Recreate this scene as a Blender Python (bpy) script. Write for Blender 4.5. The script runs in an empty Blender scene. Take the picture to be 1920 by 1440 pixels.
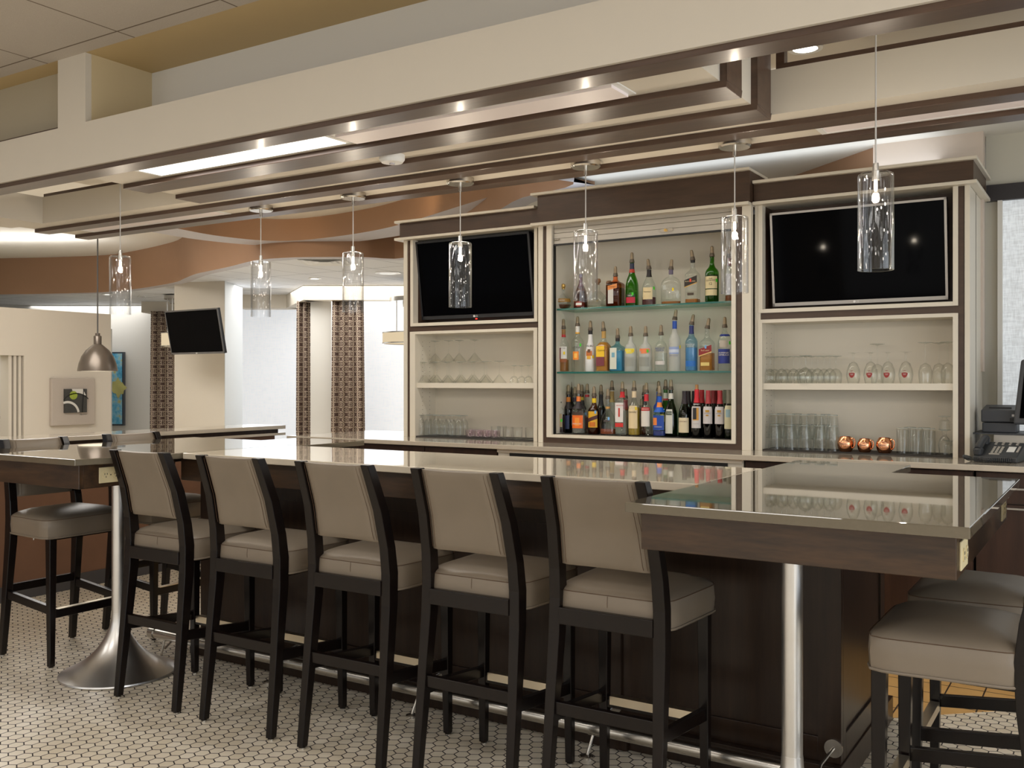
import bpy, bmesh, math, random
from mathutils import Vector, Matrix
random.seed(7)
PI=math.pi
scene=bpy.context.scene
COL=scene.collection
# ------------------------------------------------------------------ camera numbers (1920x1440)
F_PX,TH,HY,CAMH=1803.0,math.radians(32.23),714.6,1.444
RX,RY=math.cos(TH),math.sin(TH)
FX,FY=-math.sin(TH),math.cos(TH)
def xat(px,Y):
    r=(px-960)/F_PX; d=Y/(FY+r*RY); return d*(FX+r*RX)
def dep(px,Y):
    r=(px-960)/F_PX; return Y/(FY+r*RY)
def zat(px,py,Y): return CAMH-(py-HY)/F_PX*dep(px,Y)
def at(px,d):
    r=(px-960)/F_PX; return (d*(FX+r*RX), d*(FY+r*RY))
def zd(py,d): return CAMH-(py-HY)/F_PX*d
def plan(px,py,z):
    d=F_PX*(CAMH-z)/(py-HY); return at(px,d)

# ------------------------------------------------------------------ materials
class NB:
    """tiny node builder"""
    def __init__(s,name):
        m=bpy.data.materials.new(name); m.use_nodes=True
        s.m=m; s.t=m.node_tree; s.n=s.t.nodes; s.l=s.t.links; s.n.clear()
        s.out=s.n.new('ShaderNodeOutputMaterial')
    def new(s,t,**k):
        n=s.n.new(t)
        for a,b in k.items(): setattr(n,a,b)
        return n
    def link(s,a,b): s.l.new(a,b)
    def setin(s,node,key,v):
        i=node.inputs[key]
        if hasattr(v,'links') or isinstance(v,bpy.types.NodeSocket): s.l.new(v,i)
        else: i.default_value=v
    def math(s,op,a,b=None,c=None):
        n=s.new('ShaderNodeMath',operation=op)
        s.setin(n,0,a)
        if b is not None: s.setin(n,1,b)
        if c is not None: s.setin(n,2,c)
        return n.outputs[0]
    def coords(s,kind='Object',scale=(1,1,1),rot=(0,0,0)):
        tc=s.new('ShaderNodeTexCoord'); mp=s.new('ShaderNodeMapping')
        mp.inputs['Scale'].default_value=scale; mp.inputs['Rotation'].default_value=rot
        s.link(tc.outputs[kind],mp.inputs['Vector']); return mp.outputs[0]
    def pos(s):
        g=s.new('ShaderNodeNewGeometry'); return g.outputs['Position']
    def sep(s,v):
        n=s.new('ShaderNodeSeparateXYZ'); s.link(v,n.inputs[0]); return n.outputs
    def noise(s,vec,scale=5,detail=3,rough=.5):
        n=s.new('ShaderNodeTexNoise'); s.link(vec,n.inputs['Vector'])
        n.inputs['Scale'].default_value=scale; n.inputs['Detail'].default_value=detail; n.inputs['Roughness'].default_value=rough
        return n.outputs['Fac']
    def mix(s,f,a,b):
        n=s.new('ShaderNodeMix',data_type='RGBA'); s.setin(n,0,f)
        s.setin(n,6,a if not isinstance(a,tuple) else rgba(a)); s.setin(n,7,b if not isinstance(b,tuple) else rgba(b))
        return n.outputs[2]
    def ramp(s,f,p):
        n=s.new('ShaderNodeValToRGB'); s.link(f,n.inputs[0])
        e=n.color_ramp.elements
        while len(e)<len(p): e.new(.5)
        for i,(q,c) in enumerate(p): e[i].position=q; e[i].color=rgba(c)
        return n.outputs[0]
    def bsdf(s,col,rough=.5,metal=0,spec=.5,**k):
        b=s.new('ShaderNodeBsdfPrincipled')
        s.setin(b,'Base Color',rgba(col) if isinstance(col,tuple) else col)
        s.setin(b,'Roughness',rough); s.setin(b,'Metallic',metal)
        b.inputs['Specular IOR Level'].default_value=spec
        for a,v in k.items(): s.setin(b,a.replace('_',' '),v)
        s.link(b.outputs[0],s.out.inputs[0]); return b
    def bump(s,b,h,strength=.2,dist=.01):
        n=s.new('ShaderNodeBump'); n.inputs['Strength'].default_value=strength; n.inputs['Distance'].default_value=dist
        s.link(h,n.inputs['Height']); s.link(n.outputs[0],b.inputs['Normal'])
def rgba(c): return (c[0],c[1],c[2],1.0)
def sr(r,g,b):
    f=lambda v:(v/255/12.92 if v/255<=.04045 else ((v/255+.055)/1.055)**2.4)
    return (f(r),f(g),f(b))
def plain(name,c,rough=.5,metal=0,spec=.5,var=.06,scale=6,**k):
    b=NB(name); v=b.coords('Object'); f=b.noise(v,scale,3)
    c2=tuple(max(0,x*(1-var)) for x in c); c1=tuple(min(1,x*(1+var)) for x in c)
    b.bsdf(b.mix(f,c2,c1),rough,metal,spec,**k); return b.m
def wood(name,c1,c2,rough=.3,scale=(1.2,14,14),spec=.5,coat=0.0,bump=.05):
    b=NB(name); v=b.coords('Object',scale=scale)
    f=b.noise(v,2.2,6,.6); w=b.noise(v,9,3,.7)
    f2=b.math('ADD',b.math('MULTIPLY',f,.75),b.math('MULTIPLY',w,.25))
    col=b.ramp(f2,[(.32,c1),(.68,c2)])
    p=b.bsdf(col,rough,0,spec)
    p.inputs['Coat Weight'].default_value=coat; p.inputs['Coat Roughness'].default_value=.15
    b.bump(p,w,bump,.002); return b.m
def emit(name,c,s):
    b=NB(name); e=b.new('ShaderNodeEmission'); e.inputs[0].default_value=rgba(c); e.inputs[1].default_value=s
    b.link(e.outputs[0],b.out.inputs[0]); return b.m
def clear(name,tint=(.97,.98,.97),refl=1.0,rough=.02,seeds=False,base=.02,edge=.5):
    """thin clear glass: tinted see-through plus a fresnel reflection"""
    b=NB(name); tr=b.new('ShaderNodeBsdfTransparent'); tr.inputs[0].default_value=rgba(tint)
    gl=b.new('ShaderNodeBsdfGlossy'); gl.inputs['Roughness'].default_value=rough; gl.inputs[0].default_value=(1,1,1,1)
    lw=b.new('ShaderNodeLayerWeight'); lw.inputs[0].default_value=edge
    f=b.math('ADD',b.math('MULTIPLY',b.math('POWER',lw.outputs['Facing'],3.0),refl*.55),base)
    mx=b.new('ShaderNodeMixShader'); b.link(f,mx.inputs[0]); b.link(tr.outputs[0],mx.inputs[1]); b.link(gl.outputs[0],mx.inputs[2])
    last=mx
    # darker rim where the wall is seen edge on
    dk=b.new('ShaderNodeBsdfTransparent'); dk.inputs[0].default_value=rgba(tuple(x*.86 for x in tint))
    mr=b.new('ShaderNodeMixShader'); b.link(b.math('POWER',lw.outputs['Facing'],2.0),mr.inputs[0])
    b.link(tr.outputs[0],mr.inputs[1]); b.link(dk.outputs[0],mr.inputs[2]); b.link(mr.outputs[0],mx.inputs[1])
    if seeds:
        v=b.coords('Object',scale=(1,1,.38)); vo=b.new('ShaderNodeTexVoronoi'); vo.inputs['Scale'].default_value=52
        b.link(v,vo.inputs['Vector'])
        k=b.math('LESS_THAN',vo.outputs['Distance'],.10)
        df=b.new('ShaderNodeBsdfTranslucent'); df.inputs[0].default_value=(1,1,1,1)
        g2=b.new('ShaderNodeBsdfDiffuse'); g2.inputs[0].default_value=(1,1,1,1)
        ad=b.new('ShaderNodeMixShader'); ad.inputs[0].default_value=.5; b.link(df.outputs[0],ad.inputs[1]); b.link(g2.outputs[0],ad.inputs[2])
        m3=b.new('ShaderNodeMixShader'); b.link(k,m3.inputs[0]); b.link(mx.outputs[0],m3.inputs[1]); b.link(ad.outputs[0],m3.inputs[2]); last=m3
    b.link(last.outputs[0],b.out.inputs[0]); return b.m
def frosted(name,c,a=.5):
    b=NB(name); tr=b.new('ShaderNodeBsdfTransparent'); tr.inputs[0].default_value=rgba(c)
    p=b.new('ShaderNodeBsdfPrincipled'); p.inputs['Base Color'].default_value=rgba(c); p.inputs['Roughness'].default_value=.25
    mx=b.new('ShaderNodeMixShader'); mx.inputs[0].default_value=a
    b.link(tr.outputs[0],mx.inputs[1]); b.link(p.outputs[0],mx.inputs[2]); b.link(mx.outputs[0],b.out.inputs[0]); return b.m

M={}
M['wall']=plain('paint_cream',sr(212,204,190),.6,var=.015)
M['wallwhite']=plain('paint_white',sr(226,224,218),.6,var=.01)
M['tan']=plain('paint_tan',sr(196,172,126),.6,var=.02)
M['nicheshade']=plain('paint_niche_shade',sr(208,190,152),.6,var=.02)  # beige puts the different light on the niche side into the colour
M['ribbon']=plain('paint_terracotta',sr(160,124,96),.55,var=.03)
M['lip']=plain('paint_grey_violet',sr(190,186,190),.6,var=.01)
M['ceilw']=plain('paint_ceiling_white',sr(232,229,222),.7,var=.01)
M['pink']=plain('paint_blush',sr(214,200,188),.6,var=.01)
M['beamwood']=wood('wood_soffit_trim',sr(66,48,37),sr(88,66,52),.38,coat=.12)
M['espresso']=wood('wood_espresso',sr(13,9,8),sr(24,16,13),.25,scale=(14,14,1.2),spec=.32)
M['barwood']=wood('wood_bar_panel',sr(34,23,16),sr(54,38,27),.28,scale=(14,14,1.2),spec=.32)
M['apron']=wood('wood_walnut_apron',sr(40,29,20),sr(76,54,35),.33,scale=(1.6,12,12))
M['cabdark']=wood('wood_cabinet_dark',sr(62,45,34),sr(80,60,46),.4,scale=(1.6,12,12))
M['cabcream']=plain('lacquer_cream',sr(221,213,197),.4,var=.012)
M['undercab']=wood('wood_under_counter',sr(48,31,23),sr(66,44,33),.35,scale=(12,12,1.2))
def quartz(name,c,var,rough):
    b=NB(name); v=b.pos(); f=b.noise(v,90,4,.7); g=b.noise(v,6,3)
    col=b.mix(b.math('ADD',b.math('MULTIPLY',f,.7),b.math('MULTIPLY',g,.3)),tuple(x*(1-var) for x in c),tuple(min(1,x*(1+var)) for x in c))
    p=b.bsdf(col,rough,0,.85); p.inputs['Coat Weight'].default_value=.5; p.inputs['Coat Roughness'].default_value=.02; return b.m
M['qcream']=quartz('quartz_cream',sr(214,203,184),.07,.05)
M['qtaupe']=quartz('quartz_taupe',sr(101,93,78),.10,.03)
M['qback']=quartz('quartz_greige',sr(194,184,168),.08,.07)
M['leather']=None
b=NB('leather_taupe'); v=b.coords('Object'); f=b.noise(v,5,3); g=b.noise(v,260,2)
p=b.bsdf(b.mix(f,sr(117,106,92),sr(130,118,103)),.42,0,.4); b.bump(p,g,.12,.001); M['leather']=b.m
M['seam']=plain('thread_brown',sr(84,62,44),.7)
M['steel']=plain('steel_brushed',(.74,.73,.71),.33,1,var=.05,scale=20)
M['chrome']=plain('chrome',(.75,.74,.73),.09,1,var=.02)
M['nickel']=plain('nickel_satin',(.60,.57,.52),.26,1,var=.03)
M['brassplate']=plain('kick_plate_metal',(.72,.64,.50),.3,1,var=.03)
M['brass']=plain('brass',(.72,.48,.16),.3,1)
M['black']=plain('plastic_black',(.012,.012,.014),.35)
M['screen']=plain('screen_glass_black',(.0015,.0015,.002),.06,spec=.03,var=0)
M['bezel']=plain('bezel_grey',(.16,.16,.165),.3,.6)
M['bezeldk']=plain('bezel_dark',(.03,.03,.032),.3)
M['bezellt']=plain('bezel_silver',(.42,.40,.38),.35,.5)
M['phone']=plain('phone_plastic',(.035,.037,.04),.45)
M['printer']=plain('printer_plastic',(.05,.053,.06),.5)
M['whitepl']=plain('plastic_white',(.8,.8,.78),.4)
M['ivory']=plain('plastic_ivory',sr(214,200,160),.4)
M['rubber']=plain('rubber_mat',(.03,.026,.022),.8)
M['copper']=plain('copper',(.80,.36,.18),.16,1,var=.06)
M['copperdk']=plain('copper_emblem',(.86,.52,.36),.45,1)
M['white']=plain('paper_white',(.78,.77,.74),.6)
M['greyduct']=plain('aluminium_shutter',sr(186,180,170),.4,.35)
M['dome']=plain('dome_bronze',sr(104,94,84),.3,.55)
M['wirec']=plain('cord_grey',(.55,.53,.50),.5)
M['wiredk']=plain('cord_dark',(.06,.055,.05),.5)
M['linen']=plain('linen_taupe',sr(186,175,164),.8,var=.05,scale=80)
M['base']=plain('baseboard_dark',sr(70,68,70),.4)
M['quarry']=None
M['glass']=clear('glass_clear',(.985,.989,.983))
M['glassgrey']=clear('glass_pub',(.985,.99,.985),1.6,.03,edge=.5)
M['rim']=frosted('glass_rim',(.62,.66,.63),.45)
M['rimthin']=frosted('glass_rim_thin',(.78,.80,.77),.30)
M['pendglass']=clear('glass_seeded',(.975,.975,.975),1.35,.02,seeds=True,base=.02,edge=.5)
M['shelfglass']=clear('glass_shelf',(.72,.90,.84),.6,.02,base=.03)
M['edgeglass']=plain('glass_edge_green',sr(28,98,88),.15)
M['bulb']=emit('bulb_warm',(1.0,.80,.56),28)
M['lit']=emit('lamp_panel_lit',(1.0,.98,.94),5.0)
M['unlit']=plain('lamp_panel_unlit',sr(246,236,236),.45,var=.01)
M['downl']=emit('downlight_lens',(1.0,.93,.82),9)
M['domein']=emit('dome_inside_glow',(1.0,.86,.62),2.0)
M['drum']=emit('drum_shade_glow',(1.0,.80,.52),.75)
# hexagon mosaic
def hexfloor():
    b=NB('hex_mosaic_tile'); P=.0555; H=P*math.sqrt(3)
    s=b.sep(b.pos())
    x=b.math('ADD',s[0],3.8403+20*P); y=b.math('ADD',s[1],-2.2275+20*H)
    def cell(ox,oy):
        xx=b.math('ADD',x,ox+P/2); yy=b.math('ADD',y,oy+H/2)
        ix=b.math('FLOOR',b.math('DIVIDE',xx,P)); iy=b.math('FLOOR',b.math('DIVIDE',yy,H))
        dx=b.math('ABSOLUTE',b.math('SUBTRACT',b.math('SUBTRACT',xx,b.math('MULTIPLY',ix,P)),P/2))
        dy=b.math('ABSOLUTE',b.math('SUBTRACT',b.math('SUBTRACT',yy,b.math('MULTIPLY',iy,H)),H/2))
        d=b.math('MAXIMUM',dx,b.math('ADD',b.math('MULTIPLY',dx,.5),b.math('MULTIPLY',dy,.8660254)))
        return d,ix,iy
    d1,i1,j1=cell(0,0); d2,i2,j2=cell(P/2,H/2)
    d=b.math('MINIMUM',d1,d2); fst=b.math('LESS_THAN',d1,d2)
    iid=b.math('ADD',b.math('MULTIPLY',fst,b.math('ADD',i1,b.math('MULTIPLY',j1,17.3))),b.math('MULTIPLY',b.math('SUBTRACT',1,fst),b.math('ADD',b.math('ADD',i2,.37),b.math('MULTIPLY',j2,23.1))))
    wn=b.new('ShaderNodeTexWhiteNoise',noise_dimensions='1D'); b.link(iid,wn.inputs['W'])
    tile=b.mix(wn.outputs['Value'],sr(226,214,192),sr(240,230,212))
    dirt=b.noise(b.pos(),1.6,4,.6)
    tile=b.mix(b.math('MULTIPLY',dirt,.18),tile,sr(186,164,132))
    g=b.math('GREATER_THAN',d,P/2-.0024)
    col=b.mix(g,tile,sr(44,36,34))
    p=b.bsdf(col,b.math('ADD',b.math('MULTIPLY',g,.5),.28),0,.5)
    b.bump(p,b.math('SUBTRACT',1,g),.3,.002)
    return b.m
M['hex']=hexfloor()
def quarry():
    b=NB('quarry_tile'); s=b.sep(b.pos())
    P=.1524
    def ln(v,o):
        f=b.math('FRACT',b.math('DIVIDE',b.math('ADD',v,o),P)); return b.math('LESS_THAN',f,.045)
    g=b.math('MAXIMUM',ln(s[0],.680+P*60),ln(s[1],-5.1+P*90))
    n=b.noise(b.pos(),7,3)
    col=b.mix(g,b.mix(n,sr(190,146,86),sr(214,172,110)),sr(58,44,34))
    b.bsdf(col,.5); return b.m
M['quarry']=quarry()
def acoustic():
    b=NB('acoustic_tile'); s=b.sep(b.pos())
    def ln(v,o,P,w):
        f=b.math('FRACT',b.math('DIVIDE',b.math('ADD',v,o),P)); return b.math('LESS_THAN',f,w/P)
    g=b.math('MAXIMUM',ln(s[0],4.213+.635*40,.635,.008),ln(s[1],-1.32+1.22*20,1.22,.008))
    n=b.noise(b.pos(),240,2,.7); n2=b.noise(b.pos(),45,3)
    col=b.mix(n,sr(176,166,154),sr(204,195,183)); col=b.mix(g,col,sr(112,98,82))
    p=b.bsdf(col,.85); b.bump(p,n2,.2,.003); return b.m
M['tile']=acoustic()
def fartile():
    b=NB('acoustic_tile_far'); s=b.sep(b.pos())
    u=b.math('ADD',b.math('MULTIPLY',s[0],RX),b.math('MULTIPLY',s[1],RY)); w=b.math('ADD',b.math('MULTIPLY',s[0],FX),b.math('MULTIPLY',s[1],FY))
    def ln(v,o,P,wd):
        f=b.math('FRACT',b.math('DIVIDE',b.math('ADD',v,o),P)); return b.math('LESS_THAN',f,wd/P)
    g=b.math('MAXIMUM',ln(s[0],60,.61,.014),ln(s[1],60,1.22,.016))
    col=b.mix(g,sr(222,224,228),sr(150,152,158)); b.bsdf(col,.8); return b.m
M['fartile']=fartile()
def shade(name,c,s,contrast,sc=1.0):
    b=NB(name); v=b.coords('Object',scale=(22*sc,22*sc,170*sc)); w=b.coords('Object',scale=(170*sc,170*sc,22*sc))
    f=b.math('ADD',b.math('MULTIPLY',b.noise(v,1,2),.5),b.math('MULTIPLY',b.noise(w,1,2),.5))
    col=b.ramp(f,[(.35,tuple(x*(1-contrast) for x in c)),(.62,c)])
    e=b.new('ShaderNodeEmission'); b.link(col,e.inputs[0]); e.inputs[1].default_value=s  # emission stands in for daylight coming through the fabric
    d=b.new('ShaderNodeBsdfDiffuse'); d.inputs[0].default_value=(.5,.5,.5,1)
    a=b.new('ShaderNodeAddShader'); b.link(e.outputs[0],a.inputs[0]); b.link(d.outputs[0],a.inputs[1])
    b.link(a.outputs[0],b.out.inputs[0]); return b.m
M['shadefar']=shade('roller_shade_far',(.83,.87,.92),.62,.16,.35)
M['shaderight']=shade('roller_shade_right',(.62,.66,.68),.78,.42,.9)
def curtain():
    b=NB('curtain_ring_print'); s=b.sep(b.coords('UV'))
    P=.155
    def rings(ox,oy):
        u=b.math('SUBTRACT',b.math('FRACT',b.math('ADD',b.math('DIVIDE',s[0],P),ox)),.5)
        v=b.math('SUBTRACT',b.math('FRACT',b.math('ADD',b.math('DIVIDE',s[1],P),oy)),.5)
        r=b.math('SQRT',b.math('ADD',b.math('MULTIPLY',u,u),b.math('MULTIPLY',v,v)))
        ring=b.math('LESS_THAN',b.math('ABSOLUTE',b.math('SUBTRACT',r,.30)),.028)
        au=b.math('ABSOLUTE',u); av=b.math('ABSOLUTE',v)
        cross=b.math('MULTIPLY',b.math('LESS_THAN',b.math('ABSOLUTE',b.math('SUBTRACT',b.math('MINIMUM',au,av),.05)),.016),b.math('LESS_THAN',r,.30))
        return b.math('MAXIMUM',ring,cross)
    u=b.math('SUBTRACT',b.math('FRACT',b.math('DIVIDE',s[0],P/2)),.5); v=b.math('SUBTRACT',b.math('FRACT',b.math('DIVIDE',s[1],P/2)),.5)
    k=rings(0,0); k2=rings(.5,.5)
    f=b.math('MAXIMUM',k,k2)
    col=b.mix(f,sr(92,72,64),sr(206,190,168)); b.bsdf(col,.8); return b.m
M['curtain']=curtain()
def bluepaint():
    b=NB('painting_blue_abstract'); v=b.coords('Object'); n=b.noise(v,5,8,.7)
    col=b.ramp(n,[(.3,sr(40,110,150)),(.45,sr(90,175,215)),(.55,sr(150,205,225)),(.62,sr(205,190,100)),(.72,sr(70,150,190))])
    b.bsdf(col,.5); return b.m
M['bluepaint']=bluepaint()
M['artdark']=plain('art_charcoal',sr(62,62,60),.5,var=.3,scale=12)
M['artgreen']=plain('art_green',sr(150,166,60),.5,var=.2,scale=20)
M['artwhite']=plain('art_white',sr(214,212,206),.5)
M['artblack']=plain('art_black',sr(24,24,24),.5)
M['frameblk']=plain('frame_slate',sr(66,74,84),.4)
M['panelbrown']=plain('panel_rust_brown',sr(112,80,60),.5,var=.18,scale=5)
M['green']=plain('paint_olive',sr(150,150,60),.6)
# ------------------------------------------------------------------ mesh builder
class MB:
    def __init__(s): s.v=[]; s.f=[]; s.sm=[]; s.uv=None
    def add(s,vs,fs,smooth=False):
        o=len(s.v); s.v+= [tuple(a) for a in vs]; s.f+=[tuple(i+o for i in q) for q in fs]; s.sm+=[smooth]*len(fs); return s
    def box(s,x0,y0,z0,x1,y1,z1):
        if x0>x1:x0,x1=x1,x0
        if y0>y1:y0,y1=y1,y0
        if z0>z1:z0,z1=z1,z0
        return s.add([(x0,y0,z0),(x1,y0,z0),(x1,y1,z0),(x0,y1,z0),(x0,y0,z1),(x1,y0,z1),(x1,y1,z1),(x0,y1,z1)],
              [(0,3,2,1),(4,5,6,7),(0,1,5,4),(1,2,6,5),(2,3,7,6),(3,0,4,7)])
    def prism(s,poly,z0,z1):
        a=sum(poly[i][0]*poly[(i+1)%len(poly)][1]-poly[(i+1)%len(poly)][0]*poly[i][1] for i in range(len(poly)))
        if a<0: poly=poly[::-1]
        n=len(poly); vs=[(x,y,z0) for x,y in poly]+[(x,y,z1) for x,y in poly]
        fs=[tuple(range(n-1,-1,-1)),tuple(range(n,2*n))]+[(i,(i+1)%n,n+(i+1)%n,n+i) for i in range(n)]
        return s.add(vs,fs)
    def lathe(s,prof,seg=24,c=(0,0,0),smooth=True):
        vs=[];fs=[];n=len(prof)
        for i in range(seg):
            a=2*PI*i/seg
            for r,z in prof: vs.append((c[0]+r*math.cos(a),c[1]+r*math.sin(a),c[2]+z))
        for i in range(seg):
            j=(i+1)%seg
            for k in range(n-1):
                if prof[k][0]<1e-7 and prof[k+1][0]<1e-7: continue
                fs.append((i*n+k,j*n+k,j*n+k+1,i*n+k+1))
        return s.add(vs,fs,smooth)
    def loft(s,secs,seg=24,smooth=True,cap=True,c=(0,0)):
        """secs: (z,rx,ry,n[,ox,oy]) superellipse sections"""
        vs=[];fs=[]
        for t in secs:
            z,rx,ry,n=t[:4]; ox=t[4] if len(t)>4 else 0; oy=t[5] if len(t)>5 else 0
            for i in range(seg):
                a=2*PI*(i+.5)/seg; ca,sa=math.cos(a),math.sin(a)
                k=(abs(ca)**n+abs(sa)**n)**(-1/n)
                vs.append((c[0]+ox+rx*ca*k,c[1]+oy+ry*sa*k,z))
        m=len(secs)
        for j in range(m-1):
            for i in range(seg):
                q=(i+1)%seg; fs.append((j*seg+i,j*seg+q,(j+1)*seg+q,(j+1)*seg+i))
        if cap: fs+= [tuple(range(seg-1,-1,-1)),tuple((m-1)*seg+i for i in range(seg))]
        return s.add(vs,fs,smooth)
    def tube(s,pts,r,seg=10,smooth=True,cap=True):
        pts=[Vector(p) for p in pts]; n=len(pts); rs=r if isinstance(r,(list,tuple)) else [r]*n
        vs=[];fs=[]; up=None
        for i,p in enumerate(pts):
            t=(pts[min(i+1,n-1)]-pts[max(i-1,0)]).normalized()
            if up is None:
                up=Vector((0,0,1)) if abs(t.z)<.9 else Vector((1,0,0))
            a=t.cross(up).normalized(); b=a.cross(t).normalized(); up=b
            for k in range(seg):
                w=2*PI*k/seg; vs.append(p+a*math.cos(w)*rs[i]+b*math.sin(w)*rs[i])
        for i in range(n-1):
            for k in range(seg):
                q=(k+1)%seg; fs.append((i*seg+k,i*seg+q,(i+1)*seg+q,(i+1)*seg+k))
        if cap: fs+=[tuple(range(seg-1,-1,-1)),tuple((n-1)*seg+k for k in range(seg))]
        return s.add(vs,fs,smooth)
    def post(s,pts,smooth=False):
        """pts: (x,y,z,wx,wy) axis aligned rectangular sections"""
        vs=[];fs=[];n=len(pts)
        for x,y,z,a,b in pts: vs+=[(x-a/2,y-b/2,z),(x+a/2,y-b/2,z),(x+a/2,y+b/2,z),(x-a/2,y+b/2,z)]
        for i in range(n-1):
            for k in range(4):
                q=(k+1)%4; fs.append((i*4+k,i*4+q,(i+1)*4+q,(i+1)*4+k))
        fs+=[(3,2,1,0),tuple((n-1)*4+k for k in range(4))]
        return s.add(vs,fs,smooth)
    def bar(s,p,q,w,h):
        """rectangular bar from p to q, w horizontal width, h height"""
        p=Vector(p);q=Vector(q);t=(q-p).normalized(); a=t.cross(Vector((0,0,1))); a=a.normalized() if a.length>1e-6 else Vector((1,0,0)); b=a.cross(t).normalized()
        vs=[]
        for o in (p,q): vs+=[o-a*w/2-b*h/2,o+a*w/2-b*h/2,o+a*w/2+b*h/2,o-a*w/2+b*h/2]
        return s.add(vs,[(3,2,1,0),(4,5,6,7),(0,1,5,4),(1,2,6,5),(2,3,7,6),(3,0,4,7)])
    def grid(s,rows,smooth=True,close=False):
        m=len(rows);n=len(rows[0]); vs=[p for r in rows for p in r]; fs=[]
        for j in range(m-1):
            for i in range(n-1 if not close else n):
                q=(i+1)%n; fs.append((j*n+i,j*n+q,(j+1)*n+q,(j+1)*n+i))
        return s.add(vs,fs,smooth)
    def sphere(s,c,rx,ry,rz,seg=16,rings=10):
        prof=[]
        vs=[];fs=[]
        for j in range(rings+1):
            t=-PI/2+PI*j/rings
            for i in range(seg):
                a=2*PI*i/seg; vs.append((c[0]+rx*math.cos(t)*math.cos(a),c[1]+ry*math.cos(t)*math.sin(a),c[2]+rz*math.sin(t)))
        for j in range(rings):
            for i in range(seg):
                q=(i+1)%seg; fs.append((j*seg+i,j*seg+q,(j+1)*seg+q,(j+1)*seg+i))
        return s.add(vs,fs,True)
def worldloc(o):
    l=Vector((0,0,0))
    while o: l+=o.location; o=o.parent
    return l
def obj(name,mb,mat,parent=None,world=False,bev=0,fix=True):
    """link ONE mesh object; world=True means the verts are world coordinates"""
    me=bpy.data.meshes.new(name)
    off=worldloc(parent) if (world and parent) else Vector((0,0,0))
    me.from_pydata([(v[0]-off.x,v[1]-off.y,v[2]-off.z) for v in mb.v],[],mb.f)
    me.polygons.foreach_set('use_smooth',mb.sm)
    if fix:
        bm=bmesh.new(); bm.from_mesh(me); bmesh.ops.remove_doubles(bm,verts=bm.verts,dist=1e-6); bmesh.ops.recalc_face_normals(bm,faces=bm.faces); bm.to_mesh(me); bm.free()
    if any(mb.sm): me.set_sharp_from_angle(angle=math.radians(40))
    me.materials.append(mat)
    o=bpy.data.objects.new(name,me); COL.objects.link(o)
    if parent: o.parent=parent
    if bev:
        m=o.modifiers.new('bevel','BEVEL'); m.width=bev; m.segments=2; m.limit_method='ANGLE'; m.angle_limit=math.radians(50)
    return o
def tag(o,label,cat,group=None):
    o['label']=label; o['category']=cat
    if group: o['group']=group
    return o
def thing(name,label,cat,loc=(0,0,0),rz=0,group=None):
    o=bpy.data.objects.new(name,None); COL.objects.link(o); o.location=loc; o.rotation_euler=(0,0,rz); o.empty_display_size=.05
    return tag(o,label,cat,group)
def struct(name,mb,mat,parent=None,bev=0):
    o=obj(name,mb,mat,parent,world=True,bev=bev)
    if not parent: o['kind']='structure'
    return o
def copy_tree(o,parent=None):
    c=o.copy(); COL.objects.link(c)
    if parent: c.parent=parent
    for ch in list(o.children): copy_tree(ch,c)
    return c
def dup(root,loc,label,group=None,rz=0):
    c=copy_tree(root); c.location=loc; c.rotation_euler=(0,0,rz); c['label']=label
    if group: c['group']=group
    return c
def text_mesh(body,height,thick=.0004):
    cu=bpy.data.curves.new('t','FONT'); cu.body=body; cu.size=1.0; cu.align_x='CENTER'; cu.align_y='CENTER'; cu.extrude=0; cu.space_line=.85; cu.resolution_u=3
    o=bpy.data.objects.new('t',cu); COL.objects.link(o)
    dg=bpy.context.evaluated_depsgraph_get(); me=bpy.data.meshes.new_from_object(o.evaluated_get(dg))
    COL.objects.unlink(o); bpy.data.objects.remove(o); bpy.data.curves.remove(cu)
    vs=[v.co.copy() for v in me.vertices]; fs=[tuple(p.vertices) for p in me.polygons]; bpy.data.meshes.remove(me)
    nl=body.count('\n')+1
    return vs,fs
def text_on(parent,name,body,w,mat,cz,R=None,front=0.0,cx=0.0,ang=0.0,h=None):
    """lettering facing -Y, width w; wrapped on a cylinder of radius R or flat at y=front"""
    vs,fs=text_mesh(body,1)
    x0=min(v.x for v in vs);x1=max(v.x for v in vs); y0=min(v.y for v in vs); y1=max(v.y for v in vs)
    k=w/(x1-x0); ky=k if h is None else h/(y1-y0)
    out=[]
    for v in vs:
        x=(v.x-(x0+x1)/2)*k; z=(v.y-(y0+y1)/2)*ky
        x,z=x*math.cos(ang)-z*math.sin(ang),x*math.sin(ang)+z*math.cos(ang)
        if R: a=(x+cx)/R; out.append((R*math.sin(a),-R*math.cos(a),cz+z))
        else: out.append((x+cx,front,cz+z))
    mb=MB(); mb.add(out,fs); return obj(name,mb,mat,parent,fix=False)
# ================================================================== SETTING
fl=MB(); fl.box(-24,-4.2,-.1,3.4,17,0); struct('floor',fl,M['hex'])
tq=MB(); tq.prism([(-4.19,4.3),(-.83,4.345),(.25,5.33),(.25,6.35),(-5.4,6.35),(-5.4,5.4)],-.05,.002); struct('floor.001',tq,M['quarry'])
c=MB(); c.box(-24,-4.2,2.92,3.4,2.63,3.0); struct('ceiling',c,M['tile'])
c=MB(); c.box(-24,3.06,3.468,3.4,9.6,3.55); struct('ceiling.001',c,M['ceilw'])
# lid over the bar soffit
c=MB(); c.box(-6.2,3.06,2.84,3.4,4.25,2.9); struct('ceiling.002',c,M['wall'])
c=MB(); c.box(-24,2.63,2.9201,3.4,2.98,3.0); struct('ceiling.003',c,M['tan'])
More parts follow.
